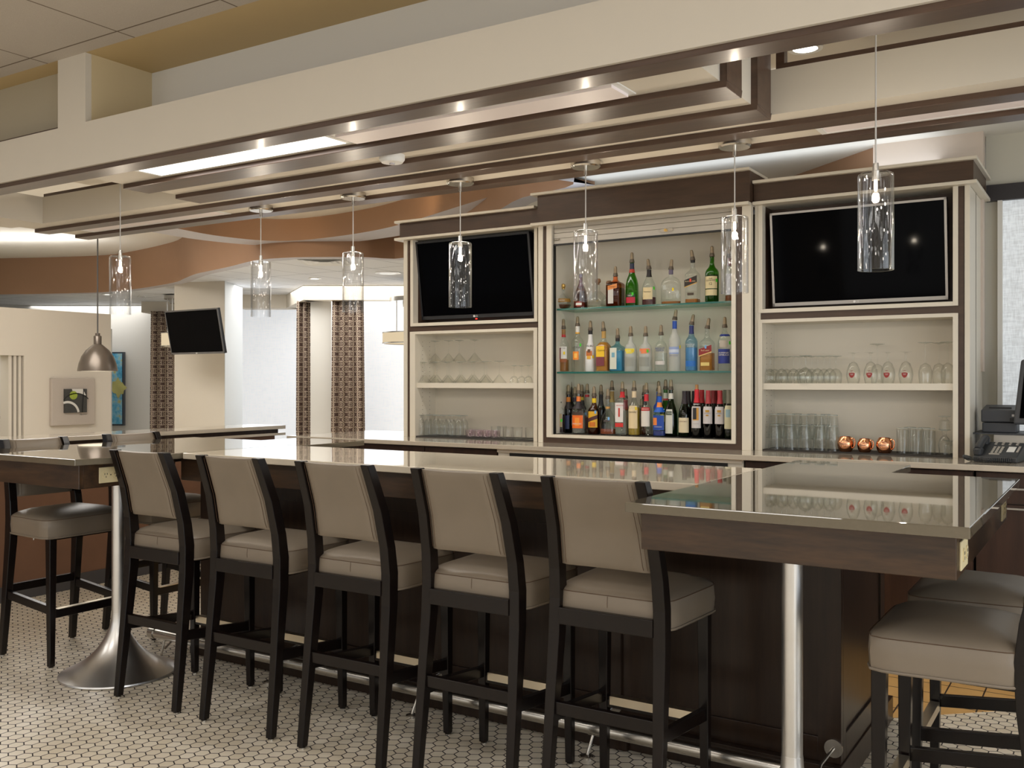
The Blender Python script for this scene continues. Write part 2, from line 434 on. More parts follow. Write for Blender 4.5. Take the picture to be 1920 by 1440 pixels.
# front bulkhead with its clerestory openings
w=MB(); w.box(-7.0,2.63,2.408,3.4,2.665,2.608); struct('wall_bulkhead',w,M['wall'])
w=MB(); w.box(-7.0,2.665,2.56,3.4,2.98,2.608); struct('wall_ledge',w,M['wall'])
w=MB(); w.box(-4.13,2.63,2.608,-3.922,2.66,2.92); struct('wall_post',w,M['wall'])
w=MB(); w.box(-4.13,2.66,2.608,-3.92,2.98,2.92); struct('wall_niche_side',w,M['nicheshade'])
w=MB(); w.box(-3.92,2.98,2.55,3.4,3.05,3.4); struct('wall_niche_back',w,M['wallwhite'])
w=MB(); w.box(-9.0,2.74,2.608,-4.13,3.05,2.92); struct('wall_niche_left',w,plain('paint_putty',sr(176,166,144),.6,var=.02))
w=MB(); w.box(-7.0,2.632,2.600,-4.13,2.742,2.614); struct('trim_6',w,M['beamwood'])
ZS=2.412
# dropped centre box
w=MB(); w.box(-4.14,2.75,ZS,-1.087,3.05,2.558); w.box(-4.14,3.05,ZS,-1.087,3.47,2.84); struct('ceiling.004',w,M['wall'])
# rear slab of the soffit ring and the left cross slab
w=MB(); w.box(-5.84,3.46,ZS,2.6,3.97,2.575); struct('ceiling.005',w,M['wall'])
w=MB(); w.box(-5.93,2.665,ZS,-5.59,3.46,2.575); struct('ceiling.006',w,M['wall'])
w=MB(); w.box(-5.58,3.46,2.575,-4.2,3.50,2.592); w.box(-1.05,3.46,2.575,2.6,3.475,2.592); w.box(-1.05,3.46,2.592,-1.02,3.5,2.84); struct('trim_7',w,M['beamwood'])
# wood trims wrapping the soffit
def trim(n,mb): struct('trim_%d'%n,mb,M['beamwood'],bev=.002)
w=MB(); w.box(-7.0,2.645,2.388,3.4,2.75,2.44); trim(1,w)
w=MB(); w.box(-4.14,2.98,2.39,-1.065,3.13,ZS+.001); w.box(-1.088,2.98,ZS+.001,-1.065,3.13,2.84); trim(2,w)
w=MB(); w.box(-4.14,3.29,2.39,-1.065,3.45,ZS+.001); w.box(-1.088,3.29,ZS+.001,-1.065,3.45,2.84); trim(3,w)
w=MB(); w.box(-5.84,3.56,2.39,2.6,3.66,ZS+.001); trim(4,w)
w=MB(); w.box(-5.84,3.84,2.39,2.6,3.94,ZS+.001); trim(5,w)
# ribbons
def smooth_line(pts,n=6):
    out=[]
    P=[Vector(p) for p in pts]
    for i in range(len(P)-1):
        a=P[max(i-1,0)];b=P[i];c_=P[i+1];d=P[min(i+2,len(P)-1)]
        for k in range(n):
            t=k/n
            out.append(.5*((2*b)+(c_-a)*t+(2*a-5*b+4*c_-d)*t*t+(3*b-a-3*c_+d)*t**3))
    out.append(P[-1]); return [(v.x,v.y) for v in out]
r1=[plan(*p,2.874) for p in [(-120,554),(0,552),(100,550.5),(200,547.5),(260,541),(325,530),(346,522),(366,514),(390,508.5),(430,500),(480,488),(540,483),(600,482),(680,482),(760,483),(860,443),(960,379),(1020,361.5),(1077,334)]]+[(-2.85,4.3)]
r1=smooth_line(r1,4)
def ribbon(name,line,z0,z1,th,mat,lipmat,num):
    # wall of the ribbon, thickened away from the camera
    n=len(line); back=[]
    for i in range(n):
        a=Vector(line[max(i-1,0)]);b=Vector(line[min(i+1,n-1)]); t=(b-a).normalized(); nn=Vector((-t.y,t.x))
        v=Vector(line[i]); 
        if nn.dot(v)<0: nn=-nn
        back.append(tuple(v+nn*th))
    vs=[(x,y,z0) for x,y in line]+[(x,y,z1) for x,y in line]+[(x,y,z0) for x,y in back]+[(x,y,z1) for x,y in back]
    f=[];lf=[]
    for i in range(n-1):
        f.append((i,i+1,n+i+1,n+i)); f.append((2*n+i,3*n+i,3*n+i+1,2*n+i+1)); lf.append((i,2*n+i,2*n+i+1,i+1)); f.append((n+i,n+i+1,3*n+i+1,3*n+i))
    m=MB(); m.add(vs,f,True); o=struct('wall_ribbon_%s'%name,m,mat)
    m=MB(); m.add(vs,lf,False); l=struct('trim_%d'%num,m,lipmat)
    return back
bk1=ribbon('lower',r1,2.874,3.468,.16,M['ribbon'],M['lip'],8)
r2=[plan(*p,3.055) for p in [(325,427),(400,441),(480,450),(540,451.5),(600,447),(680,436),(750,421),(860,387),(940,362),(1002,342)]]
r2=smooth_line(r2,4)
ribbon('upper',r2,3.055,3.304,.42,M['ribbon'],M['lip'],9)
w=MB(); w.prism(list(r2)+[(-3.2,4.26),(-6.0,4.26)],3.304,3.33); struct('ceiling.007',w,M['wall'])
# far tiled ceiling behind the lower ribbon, plain board over the cabinets
left=[p for p in bk1 if p[0]<-5.2]; right=[p for p in bk1 if p[0]>=-5.2]
e_=left[-1]
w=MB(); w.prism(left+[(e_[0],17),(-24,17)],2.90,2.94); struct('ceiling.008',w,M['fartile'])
w=MB(); w.prism([e_]+right+[(3.3,4.3),(3.3,17),(e_[0],17)],2.90,2.94); struct('ceiling.009',w,M['ceilw'])
# terracotta return and blush wall over the right cabinet
w=MB()
p1=at(1430,7.2); p2=(xat(1641,6.26),6.26)
w.prism([p1,p2,(p2[0],p2[1]+.1),(p1[0],p1[1]+.1)],2.5,2.90); struct('wall_terracotta_return',w,M['ribbon'])
w=MB(); w.box(p2[0],6.2,1.5,-.665,6.28,3.468); struct('wall_blush',w,M['pink'])
# right side window wall
w=MB(); w.box(-.665,6.34,2.52,3.4,6.42,3.468); w.box(-.70,6.34,0,-.60,6.42,2.52); struct('wall_window_right',w,plain('paint_stone',sr(206,203,190),.6,var=.015))
w=MB(); w.box(-.66,6.30,2.505,3.4,6.36,2.60); struct('trim_10',w,plain('header_slate',sr(52,50,54),.4))
w=MB(); w.box(-.60,6.30,.9,-.575,6.36,2.505); struct('trim_11',w,M['wallwhite'])
w=MB(); w.box(-.575,6.335,.75,3.4,6.345,2.505); o=struct('window_1',w,M['shaderight'])
# enclosing walls that the photo only sees in reflections
w=MB(); w.box(3.4,-4.2,0,3.5,6.4,.5); w.box(3.4,-4.2,2.5,3.5,6.4,3.5); w.box(3.4,-4.2,.5,3.5,-2.6,2.5); w.box(3.4,.0,.5,3.5,.7,2.5); w.box(3.4,4.0,.5,3.5,6.4,2.5); struct('wall_right',w,M['wall'])
w=MB(); w.box(-24,-4.3,0,3.5,-4.2,.4); w.box(-24,-4.3,2.6,3.5,-4.2,3.5)
for x in (-24,-8.2,-4.6,-1.0,2.6): w.box(x,-4.3,.4,x+.9,-4.2,2.6)
struct('wall_rear',w,M['wall'])
w=MB(); w.box(-24.1,-4.3,0,-24,17,3.5); struct('wall_far_left',w,M['wallwhite'])
# ---------------------------------------------------------------- far room
AX=-13.5
yend=AX*0+ (lambda r:(-AX)/(-(FX+r*RX))*(FY+r*RY))((208-960)/F_PX)
y45=(lambda r:AX/(FX+r*RX)*(FY+r*RY))((45-960)/F_PX)
y02=(lambda r:AX/(FX+r*RX)*(FY+r*RY))((-40-960)/F_PX)
ztop=2.502; zop=1.815
w=MB(); w.box(AX-.25,y45,0,AX,yend,ztop); w.box(AX-.25,4.5,zop,AX,y45,ztop); w.box(AX-.25,4.5,0,AX,y02,zop); struct('wall_art',w,plain('paint_warm_grey',sr(217,208,194),.6,var=.012))
w=MB()
for k,(a,bb) in enumerate(((18,24),(28,33),(37,42))):
    ya=(lambda r:AX/(FX+r*RX)*(FY+r*RY))((a-960)/F_PX); yb=(lambda r:AX/(FX+r*RX)*(FY+r*RY))((bb-960)/F_PX)
    w.box(AX-.24,ya,0,AX-.03,yb,zop)
struct('trim_12',w,M['wall'])
w=MB(); w.box(AX-2.2,4.5,0,AX-2.1,11,2.4); struct('wall_pass_through',w,M['wallwhite'])
# counter and olive cabinet glimpsed through the opening
t=thing('serving_counter','white serving counter glimpsed through the pass-through at far left','counter',(AX-1.5,7.4,0))
m=MB(); m.box(AX-1.9,6.2,0,AX-1.2,8.4,.86); obj('base',m,M['wallwhite'],t,world=True)
m=MB(); m.box(AX-1.95,6.15,.86,AX-1.15,8.45,.90); obj('worktop',m,M['qback'],t,world=True)
t=thing('wall_cabinet','olive green wall cabinet glimpsed above the pass-through counter at far left','cabinet',(AX-1.95,7.3,1.35))
m=MB(); m.box(AX-2.1,6.2,1.35,AX-1.75,8.0,1.9); obj('body',m,M['green'],t,world=True)
# far white wall (frontal), valances, windows
def fbox(mb,pxa,pxb,d0,d1,z0,z1):
    """block between two pixel columns, d0..d1 along the view axis direction, parallel to the far bay"""
    a=at(pxa,d0);b=at(pxb,d0)
    n=Vector((FX,FY))*(d1-d0)
    mb.prism([a,b,(b[0]+n.x,b[1]+n.y),(a[0]+n.x,a[1]+n.y)],z0,z1)
w=MB(); fbox(w,-700,329,18.4,18.6,0,2.9); struct('wall_far_white',w,M['wallwhite'])
w=MB(); fbox(w,265,345,17.6,18.0,2.70,2.9); struct('trim_13',w,M['wall'])
# TV column
w=MB(); a=at(327,14.2);b=at(421,14.0);c_=at(454,14.9);d_=at(327,15.2)
w.prism([a,b,c_,d_],0,2.9); struct('wall_column',w,M['wall'])
w=MB(); b2=(b[0]+.004,b[1]-.004)
w.prism([b,(c_[0],c_[1]),(c_[0]+.02,c_[1]-.01),(b[0]+.02,b[1]-.01)],0,2.9); struct('wall_column_return',w,plain('paint_cool_white',sr(204,208,210),.6,var=.01))
# bay windows
w=MB(); fbox(w,440,620,16.9,17.0,.3,2.72); struct('window_2',w,M['shadefar'])
w=MB(); fbox(w,596,900,15.3,15.4,.3,2.74); struct('window_3',w,M['shadefar'])
w=MB(); fbox(w,582,621,14.9,15.2,0,2.9); struct('wall_bay_pier',w,M['wallwhite'])
zv0=2.676;
w=MB(); fbox(w,448,560,16.2,16.6,2.676,2.9)
a=at(537,16.2);b=at(568,14.6)
w.prism([a,b,(b[0]+.05,b[1]+.4),(a[0]+.05,a[1]+.4)],2.676,2.9)
fbox(w,568,900,14.6,14.9,2.676,2.9); struct('trim_14',w,M['wall'])
w=MB(); fbox(w,-900,1000,19.2,19.3,0,3.4); struct('wall_far_end',w,M['wallwhite'])
# curtains: pleated sheets with UVs
def curtain_sheet(name,label,px0,px1,d,z0,z1,folds,group='patterned curtains in the far bay'):
    a=Vector(at(px0,d));b=Vector(at(px1,d)); L=(b-a).length; u=(b-a).normalized(); n=Vector((-FX,-FY)).normalized()
    N=folds*10; amp=.05; vs=[];uv=[];s_=0;prev=None
    for i in range(N+1):
        t=i/N; p=a+u*(L*t)+n*(amp*math.sin(2*PI*folds*t)+.02*math.sin(2*PI*folds*2.3*t+1))
        if prev is not None: s_+=(p-prev).length
        prev=p.copy()
        vs.append(p); uv.append(L*t)
    me=bpy.data.meshes.new(name); K=10; verts=[];faces=[];uvs=[]
    base=(a+b)/2
    for j in range(K+1):
        z=z0+(z1-z0)*j/K; sc=1-.10*(j/K)
        for p in vs:
            q=base+(p-base)*sc; verts.append((q.x-base.x,q.y-base.y,z))
    W=N+1
    for j in range(K):
        for i in range(N):
            faces.append((j*W+i,j*W+i+1,(j+1)*W+i+1,(j+1)*W+i)); uvs+=[(uv[i],z0+(z1-z0)*j/K),(uv[i+1],z0+(z1-z0)*j/K),(uv[i+1],z0+(z1-z0)*(j+1)/K),(uv[i],z0+(z1-z0)*(j+1)/K)]
    me.from_pydata(verts,[],faces); l=me.uv_layers.new(name='UVMap')
    for k,q in enumerate(uvs): l.data[k].uv=q
    me.polygons.foreach_set('use_smooth',[True]*len(faces)); me.materials.append(M['curtain'])
    o=bpy.data.objects.new(name,me); COL.objects.link(o); o.location=(base.x,base.y,0)
    md=o.modifiers.new('thick','SOLIDIFY'); md.thickness=.004
    tag(o,label,'curtain',group); return o
curtain_sheet('curtain','brown curtain with cream ring print behind the column television, farthest left',281,330,17.4,.03,2.71,3)
curtain_sheet('curtain','narrow brown ring-print curtain left of the white bay pier',555,583,15.0,.03,2.69,2)
curtain_sheet('curtain','wide brown ring-print curtain right of the white bay pier',620,685,14.75,.03,2.69,4)
# blue painting, on the far white wall behind the art wall end
t=thing('painting','tall blue abstract painting in dark frame, mostly hidden by the wall end','painting')
pa=at(150,18.38); pb=at(231.5,18.38); zz0=zd(798,18.3); zz1=zd(660,18.3); t.location=(pa[0],pa[1],zz0)
m=MB(); fbox(m,150,231.5,18.30,18.39,zz0,zz1); obj('frame',m,M['frameblk'],t,world=True)
m=MB(); fbox(m,153,228.5,18.285,18.30,zz0+.03,zz1-.03); obj('canvas',m,M['bluepaint'],t,world=True)
m=MB()
ca=at(221,18.27); 
rr=[]
for i in range(16):
    a=2*PI*i/16; r=(.17,.12,.12,.10,.17,.11,.14,.12)[i%8]; rr.append((ca[0]+RX*r*math.cos(a),ca[1]+RY*r*math.cos(a),zd(727,18.27)+r*1.2*math.sin(a)))
m.add(rr,[tuple(range(16))]); m.add([(x+FX*.012,y+FY*.012,z) for x,y,z in rr],[tuple(range(15,-1,-1))]); obj('yellow_splash',m,plain('paint_yellow_splash',sr(196,192,120),.6,var=.25),t,world=True)
# square canvas art on the art wall
yA=(lambda px:(lambda r:AX/(FX+r*RX)*(FY+r*RY))((px-960)/F_PX))
y0,y1=yA(92),yA(173)
t=thing('canvas_art','square taupe linen wall art with small abstract picture in its centre','artwork',(AX,(y0+y1)/2,.78))
m=MB(); m.box(AX,y0,.775,AX+.07,y1,1.49); obj('linen_board',m,M['linen'],t,world=True,bev=.01)
q0,q1=yA(114),yA(155); zq0,zq1=.965,1.325
m=MB(); m.box(AX+.07,q0,zq0,AX+.11,q1,zq1); pic=obj('picture',m,M['artdark'],t,world=True)
xx=AX+.114
def disc(mb,cy,cz,r,r2=None,n=28,a0=0,a1=2*PI):
    if r2 is None:
        mb.add([(xx,cy+r*math.cos(2*PI*i/n),cz+r*math.sin(2*PI*i/n)) for i in range(n)],[tuple(range(n))])
    else:
        vs=[];fs=[]
        for i in range(n+1):
            a=a0+(a1-a0)*i/n; vs+=[(xx,cy+r*math.cos(a),cz+r*math.sin(a)),(xx,cy+r2*math.cos(a),cz+r2*math.sin(a))]
        for i in range(n): fs.append((2*i,2*i+2,2*i+3,2*i+1))
        mb.add(vs,fs)
W=q1-q0
m=MB(); disc(m,q0+W*.37,zq0+.265,.065); obj('green_disc',m,M['artgreen'],pic,world=True)
m=MB(); disc(m,q0+W*.10,zq0-.02,.20,.165,a0=.15,a1=PI*.62); obj('white_curve',m,M['artwhite'],pic,world=True)
m=MB(); disc(m,q0+W*.5,zq0+.02,.28,.265,a0=.75,a1=PI*.78); m.add([(xx,q0+W*.76,zq0),(xx,q0+W*.80,zq0),(xx,q0+W*.86,zq1),(xx,q0+W*.82,zq1)],[(0,1,2,3)]); obj('black_line',m,M['artblack'],pic,world=True)
m=MB(); m.add([(xx-.001,q0+W*.35,zq1-.06),(xx-.001,q0+W*.95,zq1-.10),(xx-.001,q0+W*.8,zq1),(xx-.001,q0+W*.3,zq1)],[(0,1,2,3)]); obj('grey_band',m,M['artwhite'],pic,world=True)
m=MB()
m.tube([(AX+.072,q1-.10,.93),(AX+.072,q1-.07,.945),(AX+.072,q1-.075,.925),(AX+.072,q1-.03,.935),(AX+.072,q1+.02,.935)],.0025,5); obj('signature',m,M['artblack'],t,world=True)
# column television
def tv(name,label,tl,tr,br,bl,th,bez,mat_b,logo=True,led=False,mount=None):
    tl,tr,br,bl=[Vector(p) for p in (tl,tr,br,bl)]
    cen=(tl+tr+br+bl)/4; t=thing(name,label,'television',cen)
    ux=((tr-tl)+(br-bl)).normalized(); uz=((tl-bl)+(tr-br)); uz=(uz-ux*uz.dot(ux)).normalized(); n=ux.cross(uz).normalized()   # n points away from viewer
    if n.dot(Vector((FX,FY,0)))<0: n=-n
    w=((tr-tl).length+(br-bl).length)/2; h=((tl-bl).length+(tr-br).length)/2
    def P(x,z,y): return cen+ux*x+uz*z+n*y
    def slab(mb,x0,x1,z0,z1,y0,y1):
        v=[P(x0,z0,y0),P(x1,z0,y0),P(x1,z0,y1),P(x0,z0,y1),P(x0,z1,y0),P(x1,z1,y0),P(x1,z1,y1),P(x0,z1,y1)]
        mb.add(v,[(0,3,2,1),(4,5,6,7),(0,1,5,4),(1,2,6,5),(2,3,7,6),(3,0,4,7)])
    m=MB(); slab(m,-w/2,w/2,-h/2,h/2,.012,th); obj('back_shell',m,M['black'],t,world=True,bev=.003)
    m=MB(); b=bez
    slab(m,-w/2,w/2,h/2-b,h/2,0,.02); slab(m,-w/2,w/2,-h/2,-h/2+b*1.6,0,.02); slab(m,-w/2,-w/2+b,-h/2,h/2,0,.02); slab(m,w/2-b,w/2,-h/2,h/2,0,.02); obj('bezel',m,mat_b,t,world=True)
    m=MB(); slab(m,-w/2+b,w/2-b,-h/2+b*1.6,h/2-b,.004,.014); obj('screen',m,M['screen'],t,world=True)
    if mount:
        m=MB(); slab(m,-w*.06,w*.06,-h*.12,h*.12,th,th+mount); obj('wall_mount',m,M['black'],t,world=True)
    if logo:
        vs,fs=text_mesh('LG',1); k=b*1.15
        x1=max(v.x for v in vs)
        m=MB(); m.add([P(v.x*k+k*.35,v.y*k-h/2+b*.8,-.001) for v in vs],fs); m.add([P(-k*.75+k*.45*math.cos(2*PI*i/14),k*.45*math.sin(2*PI*i/14)-h/2+b*.8,-.001) for i in range(14)],[tuple(range(14))]); obj('logo_text',m,M['whitepl'],t,world=True,fix=False)
    if led:
        m=MB(); slab(m,-.005,.005,-h/2-.012,-h/2-.004,0,.01); obj('standby_light',m,emit('standby_red',(1,.03,.02),3),t,world=True)
    return t
def pd(px,py,d): x,y=at(px,d); return (x,y,zd(py,d))
A=Vector(pd(308,584,13.3)); Bq=Vector(pd(407,577.5,12.66)); Bq.z=A.z
uu=(Bq-A).normalized(); nb=Vector((-uu.y,uu.x,0)); nb=nb if nb.dot(Vector((FX,FY,0)))>0 else -nb
dn=nb*.115+Vector((0,0,-.595))
tv('television','flat television tilted down on an arm from the pale column',A,Bq,Bq+dn,A+dn,.05,.016,M['bezel'],mount=.22)
# drum pendants
def drum(label,px,d,ztop,zd1,zd0,R,group):
    x,y=at(px,d); t=thing('drum_pendant',label,'pendant light',(x,y,zd0),group=group)
    m=MB(); m.lathe([(0,zd0+.012),(R-.005,zd0+.012),(R-.005,zd1-.012),(0,zd1-.012)],40,(x,y,0)); obj('shade',m,M['drum'],t,world=True)
    m=MB(); m.lathe([(R-.02,zd0),(R,zd0),(R,zd0+.014),(R-.02,zd0+.014),(R-.02,zd0)],40,(x,y,0)); m.lathe([(R-.02,zd1-.014),(R,zd1-.014),(R,zd1),(R-.02,zd1),(R-.02,zd1-.014)],40,(x,y,0)); obj('band',m,M['nickel'],t,world=True)
    m=MB(); m.lathe([(0,ztop-.06),(R*.8,ztop-.06),(R*.8,ztop),(0,ztop)],36,(x,y,0)); m.lathe([(0,ztop-.13),(R*.45,ztop-.13),(R*.45,ztop-.06),(0,ztop-.06)],36,(x,y,0)); obj('canopy',m,M['nickel'],t,world=True)
    m=MB()
    for k in range(4):
        a=2*PI*k/4+.5; m.tube([(x+R*.62*math.cos(a),y+R*.62*math.sin(a),zd1),(x+R*.62*math.cos(a),y+R*.62*math.sin(a),ztop-.03)],.008,8)
    obj('rods',m,M['steel'],t,world=True)
    m=MB(); m.tube([(x,y,ztop),(x,y,2.9)],.03,12); obj('stem',m,M['nickel'],t,world=True)
    return t
drum('drum pendant half hidden behind the left cabinet side',786,13.6,2.62,2.13,1.97,.52,'drum pendants in the far room')
x_,y_=at(330,16.2)
t=drum('drum pendant peeking out left of the column television',330,16.2,2.88,zd(624,16.2),zd(650,16.2),.24,'drum pendants in the far room')
# dome pendant
x,y=at(183,12.4); zb=1.572; R=.243
t=thing('dome_pendant','bronze dome pendant hanging over the corridor at the left','pendant light',(x,y,zb))
m=MB(); out=[(R,0),(R*.985,.03),(R*.93,.10),(R*.80,.19),(R*.58,.27),(R*.32,.325),(.055,.345)]
inn=[(r-.006,z-.004) for r,z in reversed(out)]
m.lathe([(r,z+zb) for r,z in out]+[(.0,.345+zb)],48,(x,y,0)); obj('shade',m,M['dome'],t,world=True)
m=MB(); m.lathe([(max(r-.008,0),z+zb-.006+.008) for r,z in out[:-1]]+[(0,.315+zb)],40,(x,y,0)); obj('shade_lining',m,M['domein'],t,world=True)
m=MB(); m.lathe([(0,.34+zb),(.048,.34+zb),(.048,.45+zb),(.044,.455+zb),(.03,.46+zb),(.03,.49+zb),(0,.49+zb)],24,(x,y,0)); obj('lamp_holder',m,M['dome'],t,world=True)
m=MB(); m.tube([(x,y,zb+.48),(x,y,3.468)],.009,8); obj('cord',m,M['wiredk'],t,world=True)
# far ceiling fittings
def downlight(label,px,py,zc,R,lit=True):
    x,y=plan(px,py,zc); t=thing('downlight' if lit else 'ceiling_speaker',label,'ceiling light' if lit else 'speaker',(x,y,zc))
    m=MB(); m.lathe([(R*.7,zc-.012),(R,zc-.012),(R,zc),(R*.7,zc)],28,(x,y,0)); obj('trim_ring' if lit else 'rim',m,M['whitepl'],t,world=True)
    m=MB(); m.lathe([(0,zc-.004),(R*.72,zc-.004)],28,(x,y,0)); obj('lens' if lit else 'grille',m,M['downl'] if lit else M['whitepl'],t,world=True); return t
downlight('small lit downlight in the far tiled ceiling left of the third glass pendant',590,521.5,2.90,.09)
downlight('round white speaker in the far tiled ceiling beside the left cabinet',727,511,2.90,.17,False)
downlight('small lit downlight in the far ceiling above the art wall end',201,551.5,2.90,.09)
downlight('unlit round sensor in the far ceiling left of the column television',266,555.5,2.90,.07,False)
x,y=plan(610,491.5,2.90); t=thing('ceiling_vent','white square air vent in the far tiled ceiling under the terracotta ribbon','vent',(x,y,2.9)); t.rotation_euler=(0,0,TH)
m=MB()
for q in (.29,.22,.15,.08):
    m.add([(-q,-q,-.010),(q,-q,-.010),(q,q,-.010),(-q,q,-.010),(-q+.04,-q+.04,-.002),(q-.04,-q+.04,-.002),(q-.04,q-.04,-.002),(-q+.04,q-.04,-.002)],[(0,1,5,4),(1,2,6,5),(2,3,7,6),(3,0,4,7)])
obj('louvres',m,M['whitepl'],t)
m=MB(); m.box(-.30,-.30,-.0025,.30,.30,.0); obj('plate',m,M['whitepl'],t)
# lit downlight inside the right coffer
x,y=plan(1510,88,2.84); t=thing('downlight','bright round downlight glimpsed in the right coffer beside the soffit box','ceiling light',(x,y,2.84))
m=MB(); m.lathe([(.05,2.830),(.07,2.830),(.07,2.84),(.05,2.84)],28,(x,y,0)); obj('trim_ring',m,M['whitepl'],t,world=True)
m=MB(); m.lathe([(0,2.833),(.052,2.833)],28,(x,y,0)); obj('lens',m,M['downl'],t,world=True)
# linear soffit lights
def linear(label,x0,x1,y0,y1,z,mat,name='linear_light',drop=.0):
    t=thing(name,label,'ceiling light',((x0+x1)/2,(y0+y1)/2,z),group='linear lights recessed in the soffit')
    m=MB(); e=.014; zz=z-.004
    m.box(x0,y0,zz,x1,y0+e,z); m.box(x0,y1-e,zz,x1,y1,z); m.box(x0,y0+e,zz,x0+e*1.6,y1-e,z); m.box(x1-e*1.6,y0+e,zz,x1,y1-e,z); obj('frame',m,M['whitepl'],t,world=True)
    m=MB(); m.box(x0+e*1.6,y0+e,z-.002-drop,x1-e*1.6,y1-e,z); obj('diffuser',m,mat,t,world=True); return t
linear('glowing white linear light in the soffit, the only lit one',-3.82,-2.625,2.80,2.955,ZS,M['lit'])
linear('long unlit pale linear light beside the glowing one in the front soffit bay',-2.615,-1.37,2.80,2.955,ZS,M['unlit'],drop=.012)
linear('unlit linear light in the rear soffit bay, left end',-5.62,-4.33,3.67,3.83,ZS,M['unlit'])
linear('unlit linear light in the rear soffit bay, right end above the right cabinet',-.98,1.6,3.67,3.83,ZS,M['unlit'])
x,y=plan(740,286,2.43); y=3.21; x=xat(735,3.21)
t=thing('smoke_detector','small white round detector under the soffit behind the second wood trim','detector',(x,y,2.39)); m=MB(); m.lathe([(0,2.376),(.045,2.379),(.055,2.392),(.055,2.412),(0,2.412)],28,(x,y,0)); obj('body',m,M['whitepl'],t,world=True)
m=MB(); m.lathe([(0,2.371),(.012,2.371),(.012,2.378),(0,2.378)],16,(x,y,0)); obj('sensor_cap',m,M['lip'],t,world=True)
# partition with ledge on the left
PX=-6.15; y0p,y1p=1.2,6.0
t=thing('half_wall','rust brown half wall with stone ledge running behind the left stools','partition',(PX,4,0))
m=MB(); m.box(PX-.14,y0p,.10,PX,y1p-.08,.975); obj('panel',m,M['panelbrown'],t,world=True)
m=MB(); m.box(PX-.15,y0p,0,PX+.012,y1p-.07,.10); obj('plinth',m,M['base'],t,world=True)
m=MB(); m.box(PX-.17,y0p,.978,PX+.05,y1p,1.0); obj('lower_ledge',m,M['qback'],t,world=True,bev=.002)
m=MB(); m.box(PX-.15,y0p,1.0,PX+.02,y1p-.06,1.032); obj('dark_band',m,M['barwood'],t,world=True)
m=MB(); m.box(PX-.36,y0p,1.032,PX+.05,y1p+.0,1.062); obj('top_ledge',m,M['qback'],t,world=True,bev=.002)
# ================================================================== BAR
def rect_bev(name,poly,z0,z1,mat,label,bev=.003):
    m=MB(); m.prism(poly,z0,z1); o=obj(name,m,mat,bev=bev); return o
K9=.92; CT=1.097
def kp(l): return [(x*K9,y*K9) for x,y in l]
def kz(z): return CAMH-(CAMH-z)*K9
def kb(m,*b):
    for x0,y0,z0,x1,y1,z1 in b: m.box(x0*K9,y0*K9,kz(z0),x1*K9,y1*K9,kz(z1))
    return m
zt0=kz(1.036)
t=rect_bev('bar_countertop',kp([(-4.15,3.345),(-1.301,3.345),(-1.301,4.09),(-4.15,4.09)]),zt0,CT,M['qcream'],''); tag(t,'long cream stone bar top between the two taupe end wings','countertop')
t=rect_bev('bar_countertop',kp([(-1.30,2.72),(-.322,2.72),(-.322,4.19),(-.79,4.19),(-.79,4.62),(-1.30,4.62)]),zt0,CT,M['qtaupe'],''); tag(t,'glossy taupe stone bar wing at right reflecting the cabinet','countertop')
t=rect_bev('bar_countertop',kp([(-5.27,2.785),(-4.235,2.785),(-4.165,3.34),(-4.151,4.095),(-4.045,4.10),(-4.045,4.66),(-4.63,4.66),(-4.63,4.34),(-5.27,4.34)]),zt0,CT,M['qtaupe'],''); tag(t,'taupe stone bar wing at left in front of the half wall','countertop')
# body
t=thing('bar','dark wood bar with panelled front and walnut aprons under the stone tops','bar',(-2.5,3.7,0))
FYB=3.46; XR=-.82; XL=-4.15; ZB=.962
m=MB(); m.box(XL,FYB+.02,.10,XR-.02,3.72,ZB); m.box(-1.15,3.7,.10,XR-.02,4.20,ZB); obj('carcass',m,M['barwood'],t,world=True)
st=[(-4.15,-4.06),(-3.44,-3.35),(-2.60,-2.51),(-1.76,-1.67),(-.90,-.82)]
m=MB()
for a,b in st: m.box(a,FYB,.10,b,FYB+.03,ZB)
for (a0,b0),(a1,b1) in zip(st[:-1],st[1:]):
    m.box(b0,FYB,.10,a1,FYB+.03,.185); m.box(b0,FYB,.85,a1,FYB+.03,ZB)
obj('front_frame',m,M['barwood'],t,world=True,bev=.002)
for (a0,b0),(a1,b1) in zip(st[:-1],st[1:]):
    m=MB(); m.box(b0,FYB+.012,.185,a1,FYB+.025,.85); obj('front_panel',m,M['barwood'],t,world=True)
m=MB(); m.box(XR-.025,FYB+.03,.10,XR,FYB+.075,ZB); m.box(XR-.025,4.12,.10,XR,4.20,ZB); m.box(XR-.025,FYB+.075,.10,XR,4.12,.19); m.box(XR-.025,FYB+.075,.86,XR,4.12,ZB); obj('side_frame',m,M['barwood'],t,world=True,bev=.002)
m=MB(); m.box(XR-.022,FYB+.075,.19,XR-.008,4.12,.86); obj('side_panel',m,M['barwood'],t,world=True)
m=MB(); m.box(XL-.02,3.405,0,-1.62,3.72,.10); m.box(-1.62,3.425,0,XR+.006,4.345,.10); obj('plinth',m,M['barwood'],t,world=True,bev=.002)
m=kb(MB(),(-4.22,3.39,.918,-1.265,3.415,1.036),(-4.2,3.415,1.0,-1.27,4.05,1.036)); obj('front_apron',m,M['apron'],t,world=True,bev=.002)
m=kb(MB(),(-1.265,2.765,.918,-.36,2.79,1.036),(-.385,2.79,.918,-.36,4.12,1.036),(-1.265,2.79,.918,-1.24,3.39,1.036),(-.80,4.095,.918,-.385,4.12,1.036)); obj('right_apron',m,M['apron'],t,world=True,bev=.002)
